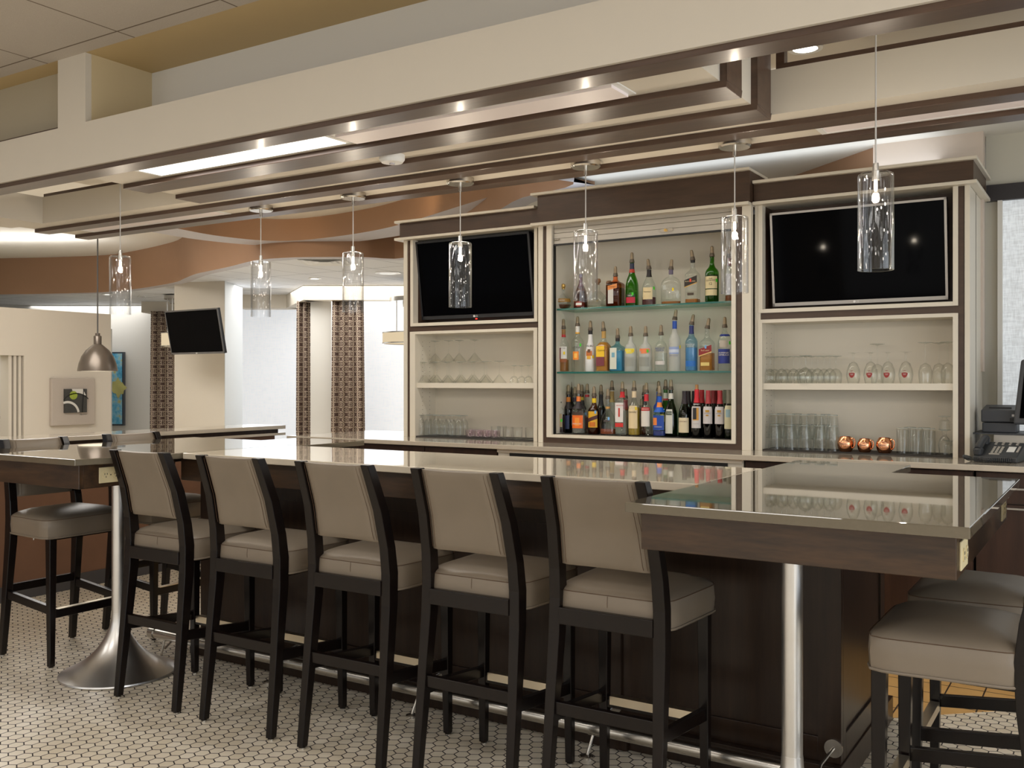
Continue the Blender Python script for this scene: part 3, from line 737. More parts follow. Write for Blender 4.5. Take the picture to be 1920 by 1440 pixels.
m=kb(MB(),(-5.22,2.825,.918,-4.265,2.85,1.036),(-4.29,2.85,.918,-4.265,3.39,1.036),(-5.22,2.85,.918,-5.195,4.30,1.036),(-5.195,4.275,.918,-4.2,4.30,1.036)); obj('left_apron',m,M['apron'],t,world=True,bev=.002)
m=kb(MB(),(-1.24,2.79,1.012,-.385,4.0,1.036),(-1.24,4.0,.93,-.80,4.58,1.036)); obj('right_subtop',m,M['barwood'],t,world=True)
m=kb(MB(),(-5.195,2.85,1.012,-4.29,4.275,1.036),(-4.60,4.3,.93,-4.08,4.62,1.036)); obj('left_subtop',m,M['barwood'],t,world=True)
# table pedestals
def pedestal(x,y,label):
    t=thing('table_pedestal',label,'table leg',(x,y,0),group='steel pedestals under the bar wings')
    m=MB(); prof=[(0,0),(.272,0),(.276,.005),(.274,.012),(.255,.020),(.215,.040),(.17,.066),(.13,.095),(.097,.130),(.070,.170),(.052,.205),(.041,.235),(.0345,.265),(.0325,.30),(0,.30)]
    m.lathe(prof,56,(x,y,0)); obj('trumpet_base',m,M['steel'],t,world=True)
    m=MB(); m.lathe([(0,.298),(.0315,.298),(.0315,1.02),(0,1.02)],40,(x,y,0)); obj('column',m,M['steel'],t,world=True)
    m=MB(); m.lathe([(0,1.02),(.10,1.02),(.10,1.046),(0,1.046)],32,(x,y,0)); obj('mounting_plate',m,M['steel'],t,world=True)
    return t
pedestal(-4.19,2.99,'brushed steel trumpet pedestal under the left bar wing')
pedestal(-.845,2.95,'brushed steel post under the right bar wing, its foot cut off by the photo')
# foot rail
t=thing('foot_rail','long metal foot rail along the bottom of the bar front','foot rail',(-2.6,3.31,.105))
m=MB(); m.tube([(-4.34,3.31,.105),(-.93,3.31,.105)],.026,18); m.tube([(-4.36,3.31,.105),(-4.32,3.31,.105)],.030,18); m.tube([(-.945,3.31,.105),(-.915,3.31,.105)],.030,18)
for x in (-3.42,-1.70): m.tube([(x-.03,3.31,.105),(x+.03,3.31,.105)],.0285,18)
obj('rail',m,M['nickel'],t,world=True)
for x in (-3.43,-2.565,-1.715,-.865):
    m=MB(); m.tube([(x+.02,3.455,.155),(x,3.36,.125),(x,3.315,.095)],.006,8); m.tube([(x,3.31,.085),(x-.005,3.28,.03),(x-.01,3.275,.004)],.006,8); br=obj('bracket',m,M['nickel'],t,world=True)
    m=MB(); m.tube([(x+.02,3.46,.155),(x+.02,3.453,.155)],.032,20); obj('wall_flange',m,M['nickel'],br,world=True)
    m=MB(); m.lathe([(0,0),(.026,0),(.026,.006),(.008,.012),(0,.012)],20,(x-.01,3.275,0)); obj('floor_foot',m,M['nickel'],br,world=True)
m=MB(); m.tube([(-4.25,3.31,.085),(-4.255,3.30,.03),(-4.26,3.295,.002)],.006,8); m.tube([(-4.19,3.31,.085),(-4.235,3.30,.04)],.006,8); obj('bracket',m,M['nickel'],t,world=True)
# power outlets
def outlet(label,cx,cy,cz,axis):
    t=thing('power_outlet',label,'outlet',(cx,cy,cz),rz={'y':0,'x':PI/2}[axis],group='power outlets on the bar aprons')
    m=MB(); m.box(-.058,-.006,-.036,.058,0,.036); obj('plate',m,M['ivory'],t,bev=.002)
    for s in (-.026,.026):
        m=MB(); m.tube([(s,-.004,0),(s,-.009,0)],.017,20); so=obj('socket',m,M['ivory'],t)
        m=MB()
        for dx,dz in ((-.006,.005),(.006,.005),(0,-.008)): m.box(s+dx-.0014,-.0096,dz-.004,s+dx+.0014,-.0088,dz+.004)
        obj('slots',m,M['artblack'],so)
    m=MB(); m.tube([(0,-.005,0),(0,-.0075,0)],.003,10); obj('screw',m,M['nickel'],t)
    return t
outlet('ivory power outlet on the left wing apron behind the first front stool',-4.265*K9,2.995*K9,kz(.977),'x')
outlet('ivory power outlet on the right wing side apron, nearest its front corner',-.36*K9,2.875*K9,kz(.975),'x')
outlet('power outlet on the right wing side apron, farther back',-.36*K9,3.95*K9,kz(.975),'x')
# ================================================================== STOOLS
def make_stool(label):
    t=thing('bar_stool',label,'bar stool')
    # rear legs run up into the back posts: (y,z,half spacing,wx,wy)
    prof=[(-.222,.008,.200,.030,.032),(-.190,.30,.196,.036,.040),(-.160,.60,.190,.042,.050),(-.156,.72,.188,.042,.052),(-.166,.82,.185,.041,.048),(-.196,.96,.178,.039,.046),(-.247,1.10,.170,.036,.044),(-.262,1.135,.168,.035,.042)]
    for s in (-1,1):
        m=MB(); m.post([(s*h,y,z,a,b) for y,z,h,a,b in prof]); L=obj('leg',m,M['espresso'],t,bev=.003); L['label']='rear leg running up as back post'
        m=MB(); m.lathe([(0,0),(.013,0),(.013,.005),(.007,.009),(0,.009)],14,(s*.200,-.222,0)); obj('foot_glide',m,M['nickel'],L)
        m=MB(); m.post([(s*.196,.205,.008,.028,.028),(s*.194,.202,.30,.034,.034),(s*.192,.20,.66,.040,.040)]); L=obj('leg',m,M['espresso'],t,bev=.003); L['label']='straight front leg'
        m=MB(); m.lathe([(0,0),(.013,0),(.013,.005),(.007,.009),(0,.009)],14,(s*.196,.205,0)); obj('foot_glide',m,M['nickel'],L)
        m=MB(); m.bar((s*.194,-.19,.328),(s*.194,.20,.290),.024,.042); obj('side_stretcher',m,M['espresso'],t,bev=.002)
    m=MB(); m.box(-.18,-.196,.335,.18,-.172,.377); obj('rear_stretcher',m,M['espresso'],t,bev=.002)
    m=MB(); m.box(-.18,.190,.248,.18,.214,.288); fs=obj('front_stretcher',m,M['espresso'],t,bev=.002)
    m=MB(); m.box(-.165,.186,.289,.165,.216,.2925); m.box(-.165,.184,.262,.165,.1865,.2925); obj('kick_plate',m,M['brassplate'],fs)
    m=MB(); m.box(-.170,-.190,.635,.170,-.166,.692); obj('rear_rail',m,M['espresso'],t,bev=.003)
    m=MB(); m.box(-.182,-.14,.638,.182,.19,.662); obj('seat_frame',m,M['espresso'],t)
    # seat cushion : crowned box
    N=15; top=[]
    X0,Y0,Y1=.238,-.163,.232
    def sx(v): return X0-.026*(1-v)
    rows=[]
    def ring(ins,z):
        pts=[]; n=9
        hy=(Y1-Y0)/2; cy=(Y0+Y1)/2
        for k in range(48):
            a=2*PI*k/48; ca,sa=math.cos(a),math.sin(a); e=9
            q=(abs(ca)**e+abs(sa)**e)**(-1/e)
            y=cy+(hy-ins)*sa*q; v=(y-Y0)/(Y1-Y0); pts.append(((sx(v)-ins)*ca*q,y,z))
        return pts
    rows=[ring(.012,.652),ring(0,.656),ring(-.003,.70),ring(0,.742),ring(.006,.750),ring(.03,.764),ring(.07,.778),ring(.12,.787),ring(.17,.790)]
    m=MB(); m.grid(rows,True,True); n=len(m.v); m.f.append(tuple(range(n-48,n))); m.sm.append(True); m.f.append(tuple(range(47,-1,-1))); m.sm.append(False)
    seat=obj('seat',m,M['leather'],t)
    m=MB(); p=ring(-.002,.655); m.tube(p+[p[0]],.0042,6,cap=False); obj('piping',m,M['leather'],seat)
    m=MB(); p=ring(-.0012,.745); m.tube(p+[p[0]],.0012,5,cap=False); obj('seam',m,M['seam'],seat); m=MB()
    m.tube([(0,-.1645,.70),(0,-.1665,.715),(0,-.1645,.742)],.0007,5); obj('back_seam',m,M['seam'],seat)
    # leather back panel between the posts
    def cy(z):
        pr=[(p[1],p[0]) for p in prof]
        for (z0,y0),(z1,y1) in zip(pr[:-1],pr[1:]):
            if z0<=z<=z1: return y0+(y1-y0)*(z-z0)/(z1-z0)
        return pr[-1][1]
    def hw(z): return .166-(z-.83)*.055
    zs=[.836,.845]+[.86+.0262*i for i in range(10)]+[1.112,1.124,1.132]
    back=[];front=[]
    for z in zs:
        e=min(1,(z-.834)/.02,(1.136-z)/.02); th=.012+.012*math.sqrt(max(e,0))
        rb=[];rf=[]
        for k in range(13):
            u=-1+2*k/12; x=hw(z)*u; dish=.010*(1-u*u); sag=-.005*(1-u*u)*max(0,(z-1.05)/.085)
            edge=math.sqrt(max(0,1-abs(u)**14))
            rb.append((x,cy(z)-th*edge+dish,z+sag)); rf.append((x,cy(z)+th*edge+dish,z+sag))
        back.append(rb+rf[::-1])
    m=MB(); m.grid(back,True,True); n=len(back[0]); tot=len(m.v)
    m.f.append(tuple(range(n-1,-1,-1))); m.sm.append(True); m.f.append(tuple(range(tot-n,tot))); m.sm.append(True)
    br=obj('backrest',m,M['leather'],t)
    for s in (-1,1):
        m=MB()
        for ins in (.012,.026):
            for sg in (-1,1):
                pts=[]
                for z in zs[1:-1]:
                    u=1-ins/hw(z); e=min(1,(z-.834)/.02,(1.136-z)/.02); th=.012+.012*math.sqrt(max(e,0))
                    pts.append((s*hw(z)*u,cy(z)+sg*(th*math.sqrt(max(0,1-abs(u)**14))+.0002)+.010*(1-u*u),z))
                m.tube(pts,.0008,5)
        obj('seam',m,M['seam'],br)
    return t
SX=[-3.665,-3.086,-2.514,-1.945,-1.408]
names=['bar stool farthest left in the front row, beside the steel pedestal','second bar stool from the left in the front row','middle bar stool of the five in the front row','fourth bar stool from the left in the front row','bar stool in the front row next to the right bar wing']
s0=make_stool(names[0]); s0.location=(SX[0],2.98,0); s0['group']='bar stools'
for x,n in zip(SX[1:],names[1:]): dup(s0,(x,2.98,0),n,'bar stools')
dup(s0,(-4.745,3.05,0),'stool at left end whose seat shows below the left wing apron','bar stools',-PI/2)
dup(s0,(-4.745,3.66,0),'bar stool behind the left wing with only its back top and legs showing','bar stools',-PI/2)
dup(s0,(-.358,2.985,0),'nearest bar stool at lower right, its back cut off by the photo','bar stools',PI/2)
dup(s0,(-.358,3.57,0),'bar stool behind the nearest one at lower right under the wing','bar stools',PI/2)
m=MB(); m.add([(-4.63,2.845,.652),(-4.60,2.843,.652),(-4.622,2.842,.628)],[(0,1,2)]); m.add([(-4.63,2.844,.652),(-4.60,2.842,.652),(-4.622,2.841,.628)],[(2,1,0)])
lt=[o for o in bpy.data.objects if o.get('label','').startswith('stool at left end')][0]
m2=MB(); m2.add([(.205,.06,.655),(.205,.09,.655),(.206,.068,.632)],[(0,1,2)]); m2.add([(.2035,.06,.655),(.2035,.09,.655),(.2045,.068,.632)],[(2,1,0)]); obj('care_tag',m2,M['white'],lt)
# ================================================================== BACK BAR
BZ=1.026; S=5.72; C=5.66
t=rect_bev('back_counter',[(-5.38,5.30),(1.6,5.30),(1.6,6.29),(-5.38,6.29)],.996,BZ,M['qback'],''); tag(t,'long greige stone back counter under the cream cabinets','countertop')
def base_unit(x0,x1,label,mat,fronts,y=5.36,slot=False):
    t=thing('base_cabinet',label,'cabinet',((x0+x1)/2,5.8,0),group='base cabinets under the back counter')
    m=MB(); m.box(x0,y+.02,.10,x1,6.27,.996); obj('body',m,mat,t,world=True)
    m=MB(); m.box(x0,y+.08,0,x1,6.2,.10); obj('plinth',m,M['base'],t,world=True)
    n=fronts; w=(x1-x0)/n
    for i in range(n):
        a=x0+i*w+.003; b=x0+(i+1)*w-.003
        if slot:
            m=MB(); m.box(a,y,.972,b,y+.02,.992); m.box(a,y,.12,b,y+.02,.945); obj('panel',m,mat,t,world=True)
            m=MB(); m.box(a+.09,y+.012,.945,b-.09,y+.022,.972); obj('slot',m,M['artblack'],t,world=True)
        else:
            m=MB(); m.box(a,y,.835,b,y+.02,.985); d=obj('drawer',m,mat,t,world=True)
            m=MB(); m.box(a+.0,y-.012,.905,b,y+.002,.914); obj('edge_pull',m,M['nickel'],d,world=True)
            m=MB(); m.box(a,y,.12,b,y+.02,.828); d=obj('door',m,mat,t,world=True)
            m=MB(); m.box(a,y-.012,.806,b,y+.002,.815); obj('edge_pull',m,M['nickel'],d,world=True)
    return t
base_unit(-5.3,-3.50,'dark wood base cabinet at the left end of the back counter',M['undercab'],3)
base_unit(-3.49,-1.815,'cream base unit with dark slot in the middle of the back counter',M['cabcream'],1,y=5.345,slot=True)
base_unit(-1.805,-.62,'dark wood base cabinet right of the cream unit under the back counter',M['undercab'],2)
base_unit(-.61,1.5,'dark wood base cabinet with thin metal pulls at the right end behind the wing',M['undercab'],2)
# --- tall display cabinets
def cab(label,face,x0,x1,strips,niches,frieze,cor_l,cor_r,zt,extra=None):
    t=thing('display_cabinet',label,'cabinet',((x0+x1)/2,face,BZ),group='display cabinets on the back counter')
    return t
def board(t,name,mat,*b,bev=0):
    if name in ('edge_strip','side_panel','glass_channel','niche_lining') and len(b)>1:
        for q in b: o=board(t,name,mat,q,bev=bev)
        return o
    m=MB()
    for q in b: m.box(*q)
    return obj(name,m,mat,t,world=True,bev=bev)
YB=5.965
def side_cab(label,x0,x1,st,tvx,shx,mirror):
    """st: outer cream, dark strip, inner strip boundaries on the free side; niche bounds"""
    t=thing('display_cabinet',label,'cabinet',((x0+x1)/2,S,BZ),group='display cabinets on the back counter')
    lo,hi=x0,x1
    board(t,'back_panel',M['cabcream'],(lo,YB,BZ,hi,YB+.02,2.50))
    board(t,'side_panel',M['cabcream'],(lo,S+.02,BZ,lo+.02,6.27,2.50),(hi-.02,S+.02,BZ,hi,6.27,2.50))
    (f0,f1),(g0,g1)=tvx,shx      # outer frame of tv niche, of shelf niche
    # dark face boards
    board(t,'face_board',M['cabdark'],(lo+.03,S,BZ,g0,S+.02,2.505),(g1,S,BZ,hi-.03,S+.02,2.505),(g0,S,1.812,g1,S+.02,1.856))
    board(t,'edge_strip',M['cabcream'],(lo,S-.008,BZ,lo+.034,S+.02,2.505),(hi-(.026 if mirror else .022),S-.008,BZ,hi,S+.02,2.505),bev=.001)
    e=.026
    board(t,'upper_frame',M['cabcream'],(f0,S-.012,1.855,f0+e,S+.05,2.505),(f1-e,S-.012,1.855,f1,S+.05,2.505),(f0+e,S-.012,1.855,f1-e,S+.05,1.878),bev=.001)
    board(t,'upper_niche',M['cabdark'],(f0+e,5.90,1.878,f1-e,5.92,2.505),(f0+e-.012,S+.05,1.866,f0+e,5.92,2.505),(f1-e,S+.05,1.866,f1-e+.012,5.92,2.505),(f0+e,S+.05,1.856,f1-e,5.92,1.866))
    ga,gb=g0+.05,g1-.03
    if mirror: ga,gb=g0+.026,g1-.026
    board(t,'lower_frame',M['cabcream'],(g0,S-.012,BZ,ga,S+.05,1.814),(gb,S-.012,BZ,g1,S+.05,1.814),(ga,S-.012,1.794,gb,S+.05,1.814),bev=.001)
    board(t,'niche_lining',M['cabcream'],(ga-.02,S+.05,BZ,ga,YB,1.80),(gb,S+.05,BZ,gb+.02,YB,1.80),(ga,S+.05,1.794,gb,YB,1.81))
    board(t,'shelf',M['cabcream'],(ga,S+.012,1.393,gb,YB,1.431),bev=.001)
    m=MB()
    for z in [1.10+.032*i for i in range(21)]:
        for y in (5.80,5.89): m.tube([(ga-.001,y,z),(ga+.0006,y,z)],.0028,6)
    obj('peg_holes',m,M['seam'],t,world=True)
    L=-.05 if not mirror else 0; R=-.035 if not mirror else .04
    board(t,'frieze',M['cabdark'],(lo-(.02 if not mirror else 0),S-.03,2.522,hi+(.02 if mirror else 0),6.27,2.632))
    board(t,'cornice',M['cabcream'],(lo+L,S-.06,2.503,hi+R,6.30,2.522),bev=.002)
    board(t,'cornice',M['cabcream'],(lo+L,S-.06,2.632,hi+R,6.33,2.650),bev=.002)
    return t,ga,gb
cl,gla,glb=side_cab('left cream display cabinet with television above martini glasses',-4.57,-3.356,None,(-4.503,-3.393),(-4.508,-3.393),False)
cr,gra,grb=side_cab('right cream display cabinet with large television above glassware and copper mugs',-1.862,-.678,None,(-1.841,-.736),(-1.843,-.736),True)
# centre
t=thing('display_cabinet','tall centre cabinet with rolling shutter and three tiers of bottles','cabinet',(-2.6,C,BZ),group='display cabinets on the back counter')
xo0,xo1=-3.244,-1.987
board(t,'back_panel',M['cabcream'],(-3.345,5.975,BZ,-1.866,5.995,2.50))
board(t,'side_panel',M['cabcream'],(xo0-.02,C+.02,1.066,xo0,5.975,2.5),(xo1,C+.02,1.066,xo1+.02,5.975,2.5))
board(t,'face_board',M['cabdark'],(-3.345,C,BZ,-3.284,C+.03,2.503),(-1.962,C,BZ,-1.88,C+.03,2.503),(-3.284,C,BZ,-1.962,C+.03,1.066))
board(t,'edge_strip',M['cabcream'],(-3.352,C-.008,BZ,-3.316,C+.03,2.503),(-1.922,C-.008,BZ,-1.866,C+.03,2.503),bev=.001)
board(t,'opening_frame',M['cabcream'],(-3.285,C-.012,1.064,xo0,C+.05,2.503),(xo1,C-.012,1.064,-1.961,C+.05,2.503),(xo0,C-.012,1.064,xo1,C+.05,1.083),bev=.001)
board(t,'deck',M['rubber'],(xo0,C+.05,1.076,xo1,5.975,1.0865))
board(t,'glass_channel',M['artblack'],(xo0,C+.01,1.083,xo0+.006,C+.035,2.37),(xo1-.006,C+.01,1.083,xo1,C+.035,2.37))
m=MB()
for i,z in enumerate((2.372,2.410,2.446,2.478)): m.box(xo0+.004,C+.012,z,xo1-.004,C+.03,z+(.037,.0345,.0305,.024)[i])
sh=obj('rolling_shutter',m,M['greyduct'],t,world=True,bev=.002)
board(t,'shutter_seal',M['artblack'],(xo0+.004,C+.008,2.362,xo1-.004,C+.03,2.372))
xk=xat(1248,C)
m=MB(); m.loft([(0,.048,.012,2.6),(.004,.048,.012,2.6)],24)
mm=MB(); mm.add([(xk+x,C+.011-z,2.399+y) for x,y,z in m.v],m.f); lk=obj('lock_plate',mm,M['nickel'],t,world=True)
m=MB(); m.tube([(xk-.002,C+.01,2.399),(xk-.002,C-.004,2.399)],.009,16); obj('lock_cylinder',m,M['brass'],lk,world=True)
m=MB(); m.tube([(xo0+.006,C+.012,2.40),(xo0+.05,C+.006,2.402)],.007,10); obj('shutter_handle',m,M['nickel'],sh,world=True)
board(t,'frieze',M['cabdark'],(-3.345,C-.03,2.518,-1.866,6.27,2.705))
board(t,'cornice',M['cabcream'],(-3.385,C-.06,2.499,-1.866,5.80,2.518),bev=.002)
board(t,'cornice',M['cabcream'],(-3.385,C-.06,2.705,-1.862,5.97,2.722),bev=.002)
SZ=(1.507,1.937)
for z in SZ:
    b_=board(t,'glass_shelf',M['shelfglass'],(xo0+.008,C+.05,z-.011,xo1-.008,5.97,z)); b_['label']='green-edged glass shelf'
    m=MB(); m.box(xo0+.008,C+.047,z-.011,xo1-.008,C+.0505,z); obj('shelf_edge',m,M['edgeglass'],b_,world=True)
# mats under the glasses
m=MB(); m.box(gla+.003,S-.005,BZ,glb-.003,YB-.003,BZ+.008); o=obj('bar_mat',m,M['rubber']); tag(o,'dark ribbed bar mat under the glasses in the left cabinet','mat',None)
m=MB(); m.box(gra+.003,S-.005,BZ,grb-.003,YB-.003,BZ+.008); o=obj('bar_mat',m,M['rubber']); tag(o,'dark ribbed bar mat under the copper mugs in the right cabinet','mat',None)
# televisions in the cabinets
def py_(px,py,Y): return (xat(px,Y),Y,zat(px,py,Y))
xa=xat(778,5.735); xb=xat(991.5,5.735)
tv('television','television in the left cabinet above the martini glasses',(xa,5.735,2.49),(xb,5.735,2.49),(xb,5.815,1.908),(xa,5.815,1.908),.05,.016,M['bezeldk'],led=True,mount=.03)
xa=xat(1443,5.735); xb=xat(1774.5,5.735)
tv('television','large television in the right cabinet above the shelf of glasses',(xa,5.735,2.455),(xb,5.735,2.455),(xb,5.80,1.897),(xa,5.80,1.897),.05,.013,M['bezellt'],mount=.04)
# ================================================================== PENDANTS OVER THE BAR
def make_pendant(label,x,y,zc,full=True):
    t=thing('glass_pendant',label,'pendant light',(x,y,1.80),group='seeded glass cylinder pendants over the bar')
    zt=2.105; zb=1.797; R=.0545
    m=MB(); m.lathe([(0,zc-.030),(.060,zc-.030),(.066,zc-.024),(.066,zc),(0,zc)],36,(x,y,0)); c=obj('canopy',m,M['nickel'],t,world=True)
    m=MB(); m.lathe([(0,zc-.062),(.008,zc-.062),(.008,zc-.03),(0,zc-.03)],14,(x,y,0)); obj('cord_grip',m,M['nickel'],c,world=True)
    m=MB(); m.tube([(x,y,zt+.03),(x,y,zc-.05)],.0027,8); obj('cord',m,M['wirec'],t,world=True)
    m=MB(); m.lathe([(0,zt+.032),(.009,zt+.032),(.010,zt),(.012,zt),(.012,zt-.022),(0,zt-.022)],18,(x,y,0)); obj('lamp_holder',m,M['nickel'],t,world=True)
    m=MB(); m.lathe([(.013,zt),(R-.008,zt),(R-.002,zt-.003),(R,zt-.010),(R,zb),(R-.004,zb),(R-.004,zt-.010),(R-.010,zt-.004),(.013,zt-.004)],48,(x,y,0)); obj('glass_cylinder',m,M['pendglass'],t,world=True)
    m=MB(); m.lathe([(0,zt-.022),(.004,zt-.022),(.0055,zt-.03),(.0055,zt-.048),(.003,zt-.056),(0,zt-.057)],12,(x,y,0)); obj('bulb',m,M['bulb'],t,world=True)
    L=bpy.data.lights.new('pendant_light','POINT'); L.energy=3.2; L.color=(1,.86,.68); L.shadow_soft_size=.012
    o=bpy.data.objects.new('pendant_light',L); COL.objects.link(o); o.location=(x,y,zt-.066)
    return t
PY_=3.75
for px,n in ((489,'second glass pendant from the left, canopy above the white bay window'),(662,'third glass pendant from the left, hanging in front of the bay curtains'),(863,'glass pendant hanging in front of the left cabinet television'),(1098,'glass pendant in front of the left edge of the bottle cabinet'),(1377.5,'glass pendant in front of the right edge of the bottle cabinet')):
    make_pendant(n,xat(px,PY_),PY_,2.412)
make_pendant('glass pendant farthest left over the left bar wing',xat(225.5,3.20),3.20,2.84)
make_pendant('nearest glass pendant at right hanging before the large television',xat(1642,3.205),3.205,2.84)
# ================================================================== GLASSWARE
def flip(prof,h): return [(r,h-z) for r,z in prof]
def wall(outer,t=.0016):
    """outer: (r,z) bowl profile from bottom to rim -> closed thin wall"""
    return outer+[(max(r-t,0),z) for r,z in reversed(outer)]
def stem_glass(foot,stem_h,bowl,stem_r=.0035):
    """upright profile; bowl = list (r,z above stem top)"""
    p=[(0,0),(foot,0),(foot,.0015),(foot*.5,.004),(stem_r*1.5,.009),(stem_r,.02),(stem_r,stem_h-.008),(stem_r*1.6,stem_h)]
    ob=[(r,stem_h+z) for r,z in bowl]
    return p+ob+[(max(r-.0015,0),z) for r,z in reversed(ob)]
def glass(name,label,prof,h,x,y,z,mat,group,up=False,cat='glass',seg=20):
    o_=MB(); pr=prof if up else flip(prof,h); o_.lathe(pr,seg); o=obj(name,o_,mat); o.location=(x,y,z); rim(o,h,up,'rim' if mat is GG else 'rimthin'); return tag(o,label,cat,group)
def rim(o,h,up,k):
    """thick foot and mouth of the glass read as a greyer rim"""
    me=o.data; me.materials.append(M[k]); zf=0 if up else h
    for p in me.polygons:
        c=p.center; zz=[me.vertices[v].co.z for v in p.vertices]; r=[math.hypot(me.vertices[v].co.x,me.vertices[v].co.y) for v in p.vertices]
        if all(abs(z-zf)<.0055 for z in zz) and max(r)>.018: p.material_index=1
        elif max(zz)-min(zz)<.0003 and all(abs(z-(h-zf))<.001 for z in zz): p.material_index=1
def gcopy(src,label,x,y,z):
    c=src.copy(); COL.objects.link(c); c.location=(x,y,z); c['label']=label; return c
ORD=['first','second','third','fourth','fifth','sixth','seventh','eighth','ninth','tenth','eleventh','twelfth','thirteenth','fourteenth','fifteenth']
def row(name,prof,h,pts,labelf,group,mat,cat='glass',up=False,seg=20):
    first=None
    for i,(x,y,z) in enumerate(pts):
        if first is None: first=glass(name,labelf(i),prof,h,x,y,z,mat,group,up,cat,seg)
        else: gcopy(first,labelf(i),x,y,z)
G=M['glass']; GG=M['glassgrey']
def P(px,Y,z): return (xat(px,Y),Y,z)
SHL=1.431
mart=stem_glass(.036,.095,[(.004,0),(.030,.032),(.056,.062)],.0035); mh=.157
front=[P(p,5.79,SHL) for p in (796,819,842,865.5,889,912.5,936)]
backr=[P(p,5.905,SHL) for p in (813.5,838,861.5,884.5,908)]
row('martini_glass',mart,mh,front,lambda i:'upturned martini glass, %s from left in the front row of the left shelf'%ORD[i],'martini glasses on the left shelf',G,'martini glass')
row('martini_glass',mart,mh,backr,lambda i:'upturned martini glass in the back row of the left shelf, %s from left'%ORD[i],'martini glasses on the left shelf',G,'martini glass')
row('martini_glass',mart,mh,[P(p,5.80,SHL+mh+.001) for p in (816,841,861,890)],lambda i:'martini glass stacked in the upper row of the left shelf, %s from left'%ORD[i],'martini glasses on the left shelf',G,'martini glass')
coupe=stem_glass(.030,.075,[(.004,0),(.020,.008),(.028,.022),(.031,.045),(.034,.050)],.0035)
row('small_stem_glass',coupe,.125,[P(964,5.80,SHL),P(978,5.87,SHL),P(991,5.80,SHL)],lambda i:'small upturned stem glass right of the martini glasses, %s from left'%ORD[i],'small stem glasses on the left shelf',G,'stem glass')
BZM=BZ+.0082
gob=[(0,0),(.030,0),(.030,.002),(.012,.006),(.008,.012),(.010,.022),(.024,.036),(.031,.06),(.032,.10),(.030,.155)]+[(.0285,.155),(.0305,.10),(.0295,.06),(.022,.037),(0,.03)]
row('goblet',gob,.155,[P(789+i*14.6,5.785,BZM) for i in range(6)],lambda i:'upturned footed goblet in the front row at lower left, %s from left'%ORD[i],'footed goblets in the lower left niche',GG,'goblet',seg=18)
row('goblet',gob,.155,[P(797+i*14.6,5.86,BZM) for i in range(6)],lambda i:'upturned footed goblet in the back row at lower left, %s from left'%ORD[i],'footed goblets in the lower left niche',GG,'goblet',seg=18)
vot=wall([(0,.004),(.020,.004),(.026,.012),(.031,.055)],.003)
viol=clear('glass_violet',(.965,.93,.955),1.2,.05,base=.05)
row('votive_cup',vot,.059,[P(880+i*15.2,5.77,BZM) for i in range(4)],lambda i:'low tinted votive cup, %s from left in the front of the lower left niche'%ORD[i],'low tinted cups in the lower left niche',viol,'cup',True)
row('votive_cup',vot,.059,[P(886+i*15.2,5.84,BZM) for i in range(4)],lambda i:'low tinted votive cup behind the front ones, %s from left'%ORD[i],'low tinted cups in the lower left niche',viol,'cup',True)
tum=[(0,.0),(.030,.0),(.033,.004),(.036,.05),(.036,.083),(.0335,.083),(.0335,.05),(.030,.014),(0,.014)]
row('rocks_glass',flip(tum,.083)[::-1],.083,[P(929.5,5.80,BZM),P(941,5.87,BZM),P(952,5.79,BZM),P(970.5,5.785,BZM),P(994,5.775,BZM)],lambda i:'upturned rocks glass at lower right of the left cabinet, %s from left'%ORD[i],'rocks glasses in the lower left niche',GG,'rocks glass')
# right cabinet
SHR=1.431
wine=stem_glass(.036,.075,[(.004,0),(.022,.008),(.034,.028),(.037,.05),(.034,.078),(.032,.088)],.0035); wh=.163
row('wine_glass',wine,wh,[P(p,5.79,SHR) for p in (1444,1466,1488,1511,1533,1556)],lambda i:'upturned wine glass in the front row of the right shelf, %s from left'%ORD[i],'short wine glasses on the right shelf',G,'wine glass')
row('wine_glass',wine,wh,[P(p,5.88,SHR) for p in (1453,1475,1499,1522,1545,1567)],lambda i:'upturned wine glass in the back row of the right shelf, %s from left'%ORD[i],'short wine glasses on the right shelf',G,'wine glass')
big=stem_glass(.036,.070,[(.005,0),(.030,.012),(.048,.040),(.050,.065),(.046,.085),(.043,.095)],.004)
glass('wine_glass','wide upturned wine glass taller than the others on the right shelf left half',big,.165,*P(1510,5.765,SHR),GG,'short wine glasses on the right shelf',False,'wine glass')
tul=stem_glass(.033,.055,[(.006,0),(.022,.010),(.036,.045),(.040,.075),(.036,.105),(.031,.125)],.005); th_=.18
redlogo=plain('print_red',sr(150,44,38),.5)
def beer(label,px):
    t=thing('beer_glass',label,'beer glass',P(px,5.775,SHR),group='tulip beer glasses with red badge on the right shelf')
    m=MB(); m.lathe(flip(tul,th_),24); obj('glass_bowl',m,GG,t)
    R=.0412; m=MB(); vs=[];n=14
    for i in range(n+1):
        u=-1+2*i/n; a=u*.40; zt_=.058+.004*(1-abs(u)**3); zb_=.044-.012*(1-u*u)+.006*abs(u)**3
        vs+=[(R*math.sin(a),-R*math.cos(a)-.0003,zb_),(R*math.sin(a),-R*math.cos(a)-.0003,zt_)]
    m.add(vs,[(2*i,2*i+2,2*i+3,2*i+1) for i in range(n)]); bd=obj('badge',m,redlogo,t,fix=False)
    text_on(bd,'badge_text','ooooo\noooo',.018,M['white'],.052,R+.0006)
    m=MB(); a=.16
    m.add([(R*math.sin(x),-R*math.cos(x)-.0003,z) for x,z in ((-a,.070),(a,.070),(a,.073),(-a,.073))],[(0,1,2,3)]); obj('badge_line',m,redlogo,t,fix=False)
    return t
for i,px in enumerate((1600,1632.5,1665,1698.5)): beer('beer glass with red badge on the right shelf, %s from left'%ORD[i],px)
